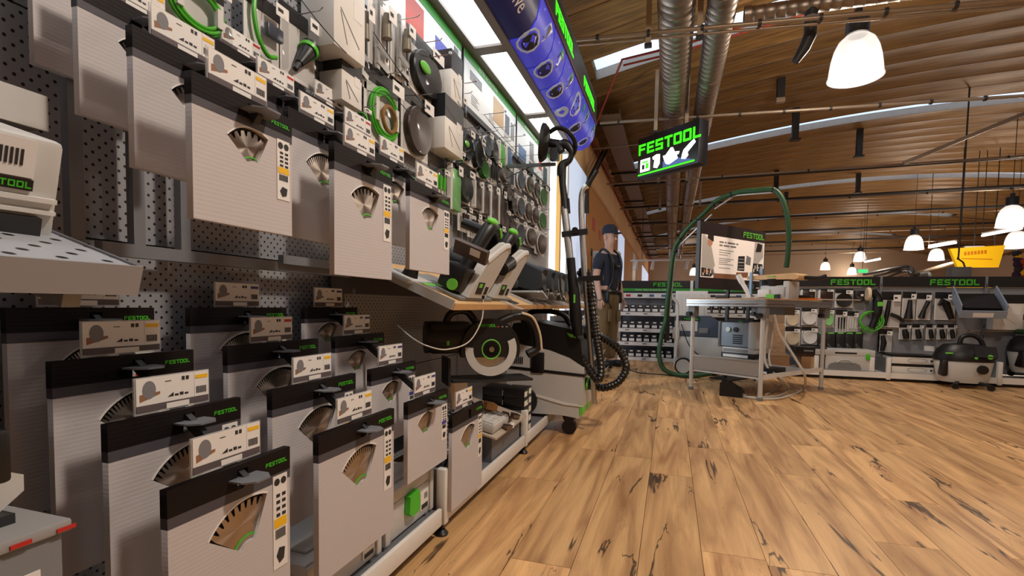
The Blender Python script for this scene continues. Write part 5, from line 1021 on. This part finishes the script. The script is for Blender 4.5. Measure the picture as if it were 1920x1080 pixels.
t = nozzle((1652, 546, 1689, 614), 'pack with a long black crevice nozzle and branch', [(.38, .25), (.3, .6), (.2, .95)], (.1, .13, .1)); b = MB(); b.tube([(.0, -.012, -.27), (.07, -.012, -.3), (.13, -.012, -.35)], .02, 8); b.build('branch', BLACK, t)
nozzle((1692, 546, 1717, 600), 'pack with a flared black nozzle, middle of the upper nozzle row', [(.52, .3), (.5, .55), (.45, .95)], (.16, .2, .34)); nozzle((1719, 548, 1746, 600), 'pack with a slim slanted black nozzle', [(.75, .32), (.5, .6), (.32, .92)], (.16, .14, .24)); t = nozzle((1753, 547, 1792, 600), 'pack with a wide two armed black nozzle', [(.2, .35), (.5, .42), (.8, .95)], (.22, .2, .14))
for k, (a, c) in enumerate(((1686, 1708), (1711, 1731), (1737, 1753), (1757, 1775), (1777, 1793))): nozzle((a, 607, c, 637), 'small pack with a short black nozzle, %s of five in the second row' % ORD[k], [(.4, .35), (.5, .6), (.6, .9)], (.2, .28, .26))
nozzle((1646, 616, 1673, 660), 'pack with a dark Y shaped nozzle beside the slotted post', [(.3, .3), (.4, .6), (.3, .95)], (.14, .2, .16))
t = tag(MB().bb(0, .1, -.004, 0, 0, .06).build('shelf_ticket', PAPER), 'blank white ticket on the pegboard left of the round extractor', 'ticket'); t.location = AY(1732, 658, GY)
# hanging polisher with green cable coil
ps = thing('polisher', 'black polisher with tan pad hanging on the far pegboard over a green coil', 'polisher', AY(1638, 542, 6.93)); b = MB(); b.tube(smoothpath([(-.01, 0, -.02), (.04, 0, -.1), (.05, 0, -.22), (.03, 0, -.35), (.0, 0, -.46)], 5), [.04]*6+[.05]*8+[.035]*7, 10); b.build('body', BLACK, ps)
b = MB(); b.lathe([(0, 0), (.07, 0), (.08, .012), (.08, .03), (0, .035)], (-.07, 0, -.06), 20, 'x'); b.build('pad', CREAMP, ps); b = MB(); b.cyl((.0, -.02, .02), (.0, .1, .02), .006); b.build('hook', CHROME, ps); MB().bb(.03, .09, -.052, -.04, -.2, -.15).build('green_mark', LGREEN, ps)
gc = thing('cable_coil', 'bright green cable coiled over a hook on the far pegboard', 'cable', AY(1632, 600, 6.95))
for k in range(6): b = MB(); torus(b, (.008*(k % 3)-.01, -.008*k, -.012*(k % 4)), .095+.012*(k % 3), .10+.014*(k % 2), .0055); b.build('cable_loop', COILG, gc)
b = MB(); b.cyl((0, -.06, .095), (0, .1, .095), .006); b.build('hook', CHROME, gc)
# tray and cartons of the right bay
tr = thing('open_tray', 'blue grey open metal tray sticking out below the black header', 'tray', AY(1838, 588, 6.6)); tr.rotation_euler = (R(26), 0, R(-14)); tr.scale = (1.15, 1.0, 1.2); q = mat('tray_blue', srgb(140, 152, 172), .45)
MB().bb(-.15, .15, -.1, .4, 0, .01).build('floor_plate', q, tr); MB().bb(-.16, -.15, -.1, .4, 0, .12).build('side', q, tr); MB().bb(.15, .16, -.1, .4, 0, .12).build('side', q, tr); MB().bb(-.16, .16, -.11, -.1, 0, .07).build('front', q, tr); MB().bb(-.13, .13, -.06, .3, .01, .08).build('contents', BLACK, tr); MB().bb(-.07, .07, -.112, -.11, .01, .05).build('ticket', PAPER, tr)
HG('box', (1851, 553, 1905, 618), 'white carton with dark top and line drawing near the right edge', d=.12, top=.25); HG('box', (1908, 555, 1950, 590), 'white carton with dark top cut by the right edge', d=.1, top=.4); HG('box', (1908, 600, 1950, 640), 'white carton low at the right edge', d=.1)
c1 = AZ(1607, 704, .095); lc = thing('large_case', 'long white tool case with green latches on the far base shelf', 'case', (c1.x, 6.71, .1))
MB().bb(-.30, .30, 0, .3, 0, .235, .012).build('body', LGREY, lc); MB().bb(-.305, .305, -.004, .3, .165, .24, .01).build('lid', LGREY, lc)
for s in (-1, 1): MB().bb(s*.23-.02, s*.23+.02, -.016, .0, .13, .2, .004).build('latch', GREEN, lc); MB().bb(s*.28-.03, s*.28+.02, -.008, .02, .0, .16, .006).build('corner_rib', WHITE, lc)
MB().prism([(-.17, .02), (.17, .02), (.15, .07), (.1, .09), (-.1, .09), (-.15, .07)], -.018, .0).build('handle_recess', MGREY, lc); b = MB(); b.tube(smoothpath([(-.08, -.02, .09), (-.04, -.02, .12), (.04, -.02, .12), (.08, -.02, .09)], 5), .008, 8); b.build('handle', LGREY, lc); MB().bb(-.1, .12, -.006, -.003, .19, .21).build('print', INK, lc)
for k in range(2):
    t = thing('flat_carton', 'flat white carton with dark top, %s of the pair left of the round extractor' % ('lower', 'upper')[k], 'carton', (2.63, 6.71, .1+.105*k), 0, 'flat cartons on the far base shelf'); MB().bb(-.22, .22-.01*k, 0, .28, 0, .1, .002).build('body', WHITE, t); MB().bb(-.221, .221-.01*k, -.001, .281, .075, .101).build('dark_top', ANTH, t)
    b = MB(); torus(b, (.02, -.001, .04), .09, .026, .002, 20, 5); b.build('line_drawing', INKG, t); MB().bb(.13, .18, -.002, 0, .02, .06).build('sticker', PAPER, t); MB().bb(.14, .165, -.003, -.002, .03, .05).build('print', INK, t)
def round_vac(loc, rz, label, green=True):
    t = thing('round_extractor', label, 'dust extractor', loc, rz); e = lambda b: setattr(b, 'v', [(x*1.15, y*.85, z) for x, y, z in b.v])
    b = MB(); b.lathe([(0, .06), (.17, .06), (.19, .1), (.215, .27), (.21, .285), (0, .285)], n=28); e(b); b.build('tub', LGREY, t)
    b = MB(); b.lathe([(0, .285), (.222, .285), (.225, .32), (.2, .40), (.15, .455), (.0, .47)], n=28); e(b); b.build('head', BLACK, t)
    MB().box((.12, -.15, .38), (.18, .06, .12), Matrix.Rotation(R(-28), 3, 'X')).build('control_panel', ANTH, t)
    b = MB(); b.tube(smoothpath([(-.04, 0, .44), (-.02, 0, .53), (.06, 0, .555), (.13, 0, .51), (.16, 0, .44)], 5), .022, 10); b.build('handle', BLACK, t)
    b = MB(); b.cyl((.1, -.2, .21), (.1, -.16, .21), .045, n=18); b.build('hose_inlet', BLACK, t)
    for k, x in enumerate((.04, .15)): b = MB(); b.cyl((x, -.2, .33+.015*k), (x, -.18, .33+.015*k), .014+.01*k, n=14); b.build('dial', LGREEN if green else STEEL, t)
    MB().bb(-.22, -.16, -.14, .1, .12, .3, .02).build('side_latch', BLACK, t); MB().bb(-.2, -.14, -.17, -.15, .36, .375).build('green_flash', LGREEN, t)
    for (x, y) in ((-.12, -.2), (.17, -.2), (-.12, .16), (.17, .16)): b = MB(); b.cyl((x, y-.012, .03), (x, y+.012, .03), .03, n=14); b.build('castor', BLACK, t); MB().bar((x*.6, y*.6, .07), (x, y, .05), .03, .02).build('castor_arm', BLACK, t)
    return t
round_vac((2.97, 6.5, .0), R(-6), 'round black and white dust extractor standing in front of the far pegboard'); v2 = round_vac((3.78, 6.86, .095), R(5), 'grey round dust extractor with green hose on top at the right edge')
b = MB(); 
for k in range(3): torus(b, (0, 0, 0), .17-.01*k, .15, .028, 28, 8); b.v = [(x, z if i >= k*224 else y, (y+.50+.045*k) if i >= k*224 else z) for i, (x, y, z) in enumerate(b.v)]; break
o = b.build('coiled_hose', HOSEG, v2)
# ================================================================== CEILING SERVICES
def duct(x, z, r, y0, y1, label, name='spiral_duct'):
    t = thing(name, label, 'duct', (x, y0, z)); L = y1-y0; n = int(L/1.5); 
    for k in range(n):
        a = L*k/n; c = L*(k+1)/n; prof = []; q = 16
        for i in range(q): yy = a+(c-a)*i/q; prof += [(r, yy), (r, yy+(c-a)/q*.86), (r*1.025, yy+(c-a)/q*.93)]
        b = MB(); b.lathe(prof+[(r, c)], (0, 0, 0), 24, 'y'); b.build('duct_section', GALV, t)
        b = MB(); b.lathe([(r*1.0, c-.03), (r*1.05, c-.03), (r*1.05, c+.03), (r, c+.03)], (0, 0, 0), 24, 'y'); b.build('joint_band', GALV, t)
    return t
duct(-.03, 3.30, .15, 2.6, 26, 'thick galvanised spiral duct running along the ceiling beside the wall'); duct(.33, 3.30, .12, 2.8, 26, 'slimmer galvanised spiral duct right of the thick duct')
def conduit(a, c, r, label, name='conduit', clips=0, m=None, grp='pipes and conduits under the roof'):
    a = Vector(a); c = Vector(c); t = thing(name, label, 'pipe', a, 0, grp); b = MB(); b.cyl((0, 0, 0), c-a, r, n=10); b.build('pipe', m or MATS['conduit_metal'], t)
    for k in range(clips): p = (c-a)*((k+.5)/clips); b = MB(); b.cyl(p-(c-a).normalized()*.012, p+(c-a).normalized()*.012, r*1.6, n=10); b.build('clip', DARK, t)
    return t
mat('conduit_metal', srgb(150, 132, 112), .4, .5)
# cross trays: x direction, at about lamp height
A1, C1 = AY(1075, 76, 4.35), AY(1920, -20, 4.35)
_a, _c = AY(1075, 75, 4.5), AY(1900, 0, 4.5); conduit(_a, _c+(_c-_a)*1.2, .018, 'near light cable tray crossing above the pegboard end and the lamp', 'cable_tray', 16); conduit(_a+Vector((0, .05, -.02)), _c+(_c-_a)*1.2+Vector((0, .05, -.02)), .012, 'thin conduit right beside the near cable tray', 'conduit', 0)
_a, _c = AY(1125, 231, 6.75), AY(1900, 181, 6.75); conduit(_a, _c+(_c-_a)*1.0, .018, 'cable tray crossing just above the hanging green sign', 'cable_tray', 18)
duct_x = thing('spiral_duct', 'thin spiral duct crossing the hall above the big pendant lamp', 'duct', AY(1395, 28, 4.75)); b = MB(); prof = []
for i in range(90): prof += [(.06, i*.08), (.06, i*.08+.07), (.063, i*.08+.075)]
b.lathe(prof, (0, 0, 0), 16, 'x'); b.build('duct_section', GALV, duct_x); b = MB(); b.lathe([(.062, 0), (.067, 0), (.067, .05), (.062, .05)], n=16, axis='x'); b.build('joint_band', GALV, duct_x)
for k, yy in enumerate((9.5, 12.0, 14.5, 17.5, 20.5, 24)):
    conduit((-1.2, yy, 3.05), (12, yy, 3.2), .016, 'cable tray crossing the hall in the distance, %s beyond the green sign' % ORD[k], 'cable_tray', 10)
    conduit((-1.2, yy+1.2, 3.3), (12, yy+1.2, 3.5), .03, 'dark round pipe crossing under the roof, %s beyond the green sign' % ORD[k], 'roof_pipe', 0, DARK)
# red sprinkler lines
REDP = mat('sprinkler_red', srgb(150, 50, 30), .45)
p = [AX(1106, 262, -1.2), (-.6, 5.85, 3.55), (0, 5.85, 3.62), (3, 5.85, zc(3)-.12), (8, 5.85, zc(8)-.12)]
b = MB(); b.tube(p, .014, 8); tag(b.build('sprinkler_pipe', REDP), 'red sprinkler pipe crossing under the roof behind the ducts', 'pipe')
b = MB(); b.tube([(x, y+.14, z) for x, y, z in p[1:]], .012, 8); tag(b.build('sprinkler_pipe', REDP), 'second red sprinkler pipe just behind the first one', 'pipe')
rp = thing('wall_pipe', 'red pipe with ring clips running along the top of the ochre wall', 'pipe', (-1.22, 6.2, 3.34)); b = MB(); b.cyl((0, 0, 0), (0, 23, 0), .028, n=10); b.build('pipe', REDP, rp)
for k in range(22): b = MB(); torus(b, (0, .4+k*1.0, .04), .05, .05, .008, 14, 6); b.build('ring_clip', MATS['conduit_metal'], rp)
b = MB(); b.tube([(0, 23, 0), (0, 23, -2.4)], .028, 8); b.build('down_pipe', REDP, rp)
# perforated tray along the wall top + bracket
ct = thing('wall_cable_tray', 'perforated cable tray running along the wall top into the distance', 'cable tray', (-1.02, 7.2, 3.46)); MB().bb(-.02, .26, 0, 23, 0, .008).build('tray_floor', pegmat('tray_perf', srgb(140, 122, 104), .06, 'Y'), ct); MB().bb(.26, .27, 0, 23, 0, .07).build('tray_side', MATS['conduit_metal'], ct); MB().bb(-.03, -.02, 0, 23, 0, .07).build('tray_side', MATS['conduit_metal'], ct)
for k in range(8): MB().bb(-.2, .3, .3+2.8*k, .36+2.8*k, -.03, 0).build('bracket', DARK, ct)
dpn = thing('drop_conduit', 'dark bent conduit stepping down the ochre wall end beside the mannequin', 'conduit', (0, 0, 0)); b = MB(); b.tube([AX(1130, 285, -1.15), AX(1105, 335, -1.18), AX(1098, 352, -1.19), AX(1098, 400, -1.19)], .03, 8); b.build('pipe', DARK, dpn); b = MB(); b.tube([AX(1138, 282, -1.15), AX(1110, 338, -1.18), AX(1102, 356, -1.19), AX(1102, 400, -1.19)], .02, 8); b.build('pipe', DARK, dpn)
for k in range(9):
    y = 8+k*2.3; conduit((-1.25, y, 3.25), (-.1, y, 3.28), .012, 'short rod from the ochre wall to the duct, %s from the near end' % ORD[k], 'support_rod')
# hanger struts holding the ducts
for k, (x, y) in enumerate(((-.25, 4.52), (.16, 4.5), (-.25, 6.73), (.12, 6.73), (-.28, 9.5), (.2, 9.5), (.55, 12), (-.3, 12))):
    t = thing('hanger_strut', 'slim cream hanger strut beside the ducts, %s counted from the camera' % ORD[k], 'strut', (x, y, 3.0), 0, 'hanger struts at the ducts'); MB().bb(-.022, .022, -.012, .012, .02, zc(x)-3.0-.02).build('strut', mat('strut_cream', srgb(170, 150, 128), .5), t); MB().bb(-.03, .03, -.02, .02, .0, .03).build('shoe', DARK, t)
# ------------------------------------------------ pendant lamps
SHADE = mat('lamp_shade', (.13, .12, .12), .2, alpha=.22, emit=(1, .92, .88), estr=.55); BULB = mat('lamp_bulb', (1, 1, 1), .4, emit=(1, .88, .72), estr=25)
def lamp_mesh():
    pr = [(.06, .385), (.1, .372), (.145, .33), (.178, .26), (.2, .17), (.212, .08), (.218, .02), (.225, 0), (.228, 0), (.221, .022), (.215, .08), (.203, .172), (.181, .262), (.148, .333), (.1, .377), (.06, .39)]
    b = MB(); b.lathe(pr, n=36); return b.mesh('shade', SHADE)
LSH = lamp_mesh(); b = MB(); b.lathe([(0, .38), (.085, .38), (.095, .39), (.095, .54), (.085, .55), (.035, .555), (.035, .62), (0, .62)], n=24); LHS = b.mesh('housing', DARK); b = MB(); b.ell((0, 0, .22), (.045, .045, .09), 14, 8); LBU = b.mesh('bulb', BULB)
b = MB(); torus(b, (0, 0, 0), .226, .226, .006, 36, 6); b.v = [(x, z, y) for x, y, z in b.v]; LRM = b.mesh('rim', SHADE)
def lamp(x, y, z, label, power, s=1):
    t = thing('pendant_lamp', label, 'lamp', (x, y, z), 0, 'bell shaped pendant lamps'); t.scale = (s, s, s)
    obj('shade', LSH, t); obj('housing', LHS, t); obj('bulb', LBU, t); obj('rim', LRM, t); b = MB(); b.cyl((0, 0, .62), (0, 0, max(.7, zc(x)-z+.13)/s), .006, n=6); b.build('suspension', DARK, t)
    if power:
        l = bpy.data.lights.new('lamp_light', 'POINT'); l.energy = power; l.color = (1, .86, .72); l.shadow_soft_size = .12; lo = bpy.data.objects.new('lamp_light', l); COL.objects.link(lo); lo.parent = t; lo.location = (0, 0, .1)
    return t
PW = 105
lamp(1.58, 5.55, 2.97, 'big glowing bell lamp hanging nearest, upper right', PW*.8)
for (px, py, w_, lab) in ((1895, 425, 45, 'bell lamp at the right edge, higher one'), (1905, 465, 36, 'bell lamp at the right edge, lower one'), (1713, 468, 31, 'bell lamp left of the yellow sign, larger one'), (1755, 488, 25, 'bell lamp left of the yellow sign, lower one'), (1612, 490, 21, 'bell lamp above the middle of the far display, higher one'), (1547, 506, 17, 'small bell lamp above the edge bander plate'), (1597, 515, 15, 'small bell lamp above the middle of the far display, lower one'), (1301, 516, 16, 'small bell lamp left of the info board')):
    yy = min(.45*FPX/w_, 26); d = ray(px, py); p = CP+d*(yy/d.dot(CF)); lamp(p.x, p.y, p.z, 'far '+lab, PW*(.8 if w_ > 20 else .6))
lamp(1.0, 1.25, 2.97, 'bell lamp over the aisle beside the camera', PW*1.6); lamp(5.6, 2.6, 3.0, 'bell lamp over the hall right of the camera', PW*.6)
# ------------------------------------------------ hanging green sign
sg = thing('hanging_sign', 'black hanging light box sign with green lettering and white tool shapes', 'sign', (-.47, 6.9, 2.48), math.atan2(-.6, .72)); SWD = .94; SH_ = .51
MB().bb(0, SWD, 0, .17, 0, SH_, .004).build('light_box', ANTH, sg); logo(.135, sg, (.50, -.002, .36), LIME, .004)
GW = mat('sign_white', (1, 1, 1), .4, emit=(1, 1, 1), estr=1.3); SB = mat('sign_blue', srgb(80, 105, 160), .4, emit=srgb(80, 105, 160), estr=.4)
def sgp(poly, m, nm, d=.004): MB().prism([(x, z) for x, z in poly], -d, -.0005).build(nm, m, sg, smooth=False)
MB().bb(.01, SWD-.05, -.003, -.0005, .03, .05).build('green_line', LIME, sg); sgp([(.42, .055), (.88, .055), (.62, .14), (.42, .13)], SB, 'blue_field', .002); sgp([(.02, .06), (.26, .06), (.26, .19), (.02, .19)], mat('sign_olive', srgb(75, 70, 55), .5), 'olive_field', .002)
sgp([(.05, .07), (.21, .07), (.21, .23), (.05, .23)], GW, 'emblem'); sgp([(.08, .18), (.18, .18), (.18, .20), (.08, .20)], LIME, 'emblem_bar', .006); sgp([(.08, .10), (.12, .10), (.12, .16), (.08, .16)], INK, 'emblem_mark', .006); sgp([(.14, .10), (.19, .10), (.19, .17), (.14, .17)], LIME, 'emblem_mark', .006)
sgp([(.27, .09), (.33, .07), (.37, .12), (.37, .235), (.32, .245), (.25, .225), (.26, .19), (.285, .19)], GW, 'tool_shape'); sgp([(.42, .2), (.46, .2), (.54, .275), (.57, .27), (.6, .21), (.67, .2), (.66, .17), (.63, .165), (.65, .12), (.52, .075), (.47, .09), (.44, .14)], GW, 'tool_shape'); sgp([(.7, .1), (.76, .085), (.8, .12), (.79, .16), (.9, .25), (.88, .285), (.85, .28), (.73, .2), (.71, .15)], GW, 'tool_shape')
for x in (.12, .8): b = MB(); b.cyl((x, .08, SH_), (x, .08, SH_+.06), .006, n=6); b.build('hanger', DARK, sg)
# ------------------------------------------------ distant things
ys = thing('yellow_sign', 'yellow trapezoid hanging sign in the far right hall', 'sign', AY(1830, 478, 13.5), R(20)); MB().prism([(-.62, .12), (.62, .22), (.5, -.26), (-.42, -.28)], -.03, .03).build('panel', YELSIGN, ys); mat('sign_red', srgb(225, 140, 20), .5)
for k in range(7): MB().bb(-.3+.075*k, -.245+.075*k, -.032, -.03, -.02+.008*k, .06+.008*k).build('faded_letter', MATS['sign_red'], ys)
MB().bb(-.35, .35, -.032, -.03, -.1, -.08).build('underline', MATS['sign_red'], ys)
for x in (-.4, .4): b = MB(); b.cyl((x, 0, .15), (x, 0, 2.3), .01, n=6); b.build('hanger', DARK, ys)
ys2 = thing('yellow_sign', 'low yellow sign just above the right black header', 'sign', AY(1822, 530, 12)); MB().prism([(-.4, -.1), (.3, -.1), (.34, .1), (-.1, .06)], -.02, .02).build('panel', YELSIGN, ys2); b = MB(); b.cyl((0, 0, -.1), (0, 0, -1.32), .02, n=8); b.build('post', DARK, ys2); b = MB(); b.cyl((0, 0, .06), (0, 0, .1), .02, n=8); b.build('cap', DARK, ys2)
for k, (px, py, Y) in enumerate(((1826, 468, 14), (1617, 508, 22))):
    t = thing('exit_sign', 'small green lit exit sign hanging %s' % ('over the yellow sign', 'far away left of the pipes')[k], 'sign', AY(px, py, Y)); MB().bb(-.18, .18, -.03, .03, -.08, .08).build('box', WHITE, t); b = MB(); b.cyl((0, 0, .08), (0, 0, zc(t.location.x)-t.location.z+.02), .008, n=6); b.build('hanger', DARK, t); MB().bb(-.16, .16, -.035, -.03, -.07, .05).build('pictogram', mat('exit_green', srgb(40, 160, 90), .5, emit=srgb(60, 220, 120), estr=.8), t)
TUBE = mat('tube_light', (1, 1, 1), .4, emit=(.9, .95, 1), estr=4)
for k, (a, c, Y) in enumerate((((1842, 442), (1915, 428), 14), ((1742, 464), (1792, 455), 16), ((1622, 491), (1650, 486), 20))):
    p, q_ = AY(*a, Y), AY(*c, Y-1.5); t = thing('tube_light', 'distant fluorescent tube light, %s from the right' % ORD[k], 'lamp', p, 0, 'fluorescent tubes far away'); b = MB(); b.cyl((0, 0, 0), q_-p, .024, n=10); b.build('tube', TUBE, t); MB().bar((0, 0, .05), q_-p+Vector((0, 0, .05)), .04, .03).build('batten', WHITE, t); b = MB(); b.cyl((0, 0, .07), (0, 0, zc(p.x)-p.z+.02), .008, n=6); b.build('hanger', DARK, t)
for k in range(3):
    b = MB(); b.tube(smoothpath([AY(1660-20*k, 520-3*k, 24), AY(1700, 508-4*k, 22), AY(1715, 522-3*k, 22), AY(1740, 516-2*k, 21), AY(1745, 535, 21)], 6), .06, 8); tag(b.build('vent_pipe', DARK), 'dark bent vent pipe far away over the display, %s' % ('lowest', 'middle', 'topmost')[k], 'pipe', 'far vent pipes')
b = MB(); b.cyl(AY(1600, 545, 26), AY(1900, 465, 18), .09, n=14); tag(b.build('roof_pipe', MATS['conduit_metal']), 'long sloping pipe crossing the far wall behind the lamps', 'pipe')
hb = thing('heater_box', 'grey hanging box with bent wire above the right header', 'box', AY(1797, 515, 10)); MB().bb(-.13, .13, -.1, .1, -.12, .12, .01).build('box', MGREY, hb); b = MB(); b.tube(smoothpath([(.08, 0, .12), (.05, 0, .2), (-.02, 0, .28), (-.01, 0, .5), (0, 0, zc(hb.location.x)-hb.location.z+.05)], 5), .012, 6); b.build('hanging_wire', DARK, hb)
for k, (x, z) in enumerate(((1903, 500), (1915, 505))):
    t = thing('hanging_garland', 'dark %s hanging decoration at the right edge' % ('purple', 'red and yellow')[k], 'decoration', AY(x, z, 11)); 
    for j in range(6): b = MB(); b.ell((random.uniform(-.06, .06), 0, .22-.09*j), (.07, .05, .07), 8, 6); b.build('cluster', (mat('plum', srgb(50, 25, 60), .7), mat('rust', srgb(170, 60, 30), .7))[k] if j % 3 else (INK, YEL)[k], t)
for k, (px, py, Y, w_) in enumerate(((1240, 530, 20, .5), (1420, 548, 14, .4), (1700, 520, 23, .3))):
    pass
for k, (y, x0, z) in enumerate(((9.6, 1.9, 4.0), (11.5, 3.4, 4.15), (14, 2.4, 4.1), (15.5, 4.6, 4.25), (17, 3.2, 4.1))):
    t = thing('roof_strut', 'dark short strut hanging under the roof, %s from the camera' % ORD[k], 'strut', (x0, y, z), 0, 'dark struts under the roof'); MB().bb(-.05, .05, -.04, .04, -.35, zc(x0)-z).build('strut', DARK, t); MB().bb(-.08, .08, -.06, .06, -.38, -.35).build('foot_plate', DARK, t)
b = MB(); b.bar((3.1, 8.6, 2.9), (5.6, 8.6, 3.95), .05, .05); tag(b.build('diagonal_brace', MATS['conduit_metal']), 'slanted brace rod under the roof at the upper right', 'strut')
nz = thing('nozzle_outlet', 'short dark bent duct outlet hanging beside the big pendant lamp', 'duct', AY(1520, 42, 4.75)); b = MB(); b.tube([(0, 0, .12), (.0, 0, -.1), (-.04, 0, -.2), (-.1, 0, -.3)], [.05, .05, .045, .03], 12); b.build('outlet', DARK, nz); b = MB(); b.lathe([(.052, 0), (.058, 0), (.058, .04), (.052, .04)], (0, 0, 0), 12); b.build('collar', MGREY, nz)
sd = thing('smoke_detector', 'small beige sensor box under the roof left of the lamp', 'sensor', AY(1463, 190, 8.3)); MB().bb(-.06, .06, -.04, .04, -.02, .05, .01).build('box', MATS['strut_cream'], sd); MB().bb(-.05, .05, -.05, .05, .05, zc(sd.location.x)-sd.location.z+.05).build('bracket', DARK, sd)

sr_ = thing('spot_rail', 'white ceiling spotlights on a short rail far behind the green hose', 'spotlight', AY(1240, 488, 14)); MB().bb(-.8, .8, -.02, .02, -.02, .02).build('rail', WHITE, sr_)
for x in (-.62, -.2, .3, .66): b = MB(); b.cyl((x, 0, -.02), (x-.04, -.05, -.25), .03, .045, 12); b.build('spot', WHITE, sr_)
for x in (-.5, .5): b = MB(); b.cyl((x, 0, .02), (x, 0, zc(sr_.location.x+x)-sr_.location.z+.05), .008, n=6); b.build('hanger', DARK, sr_)
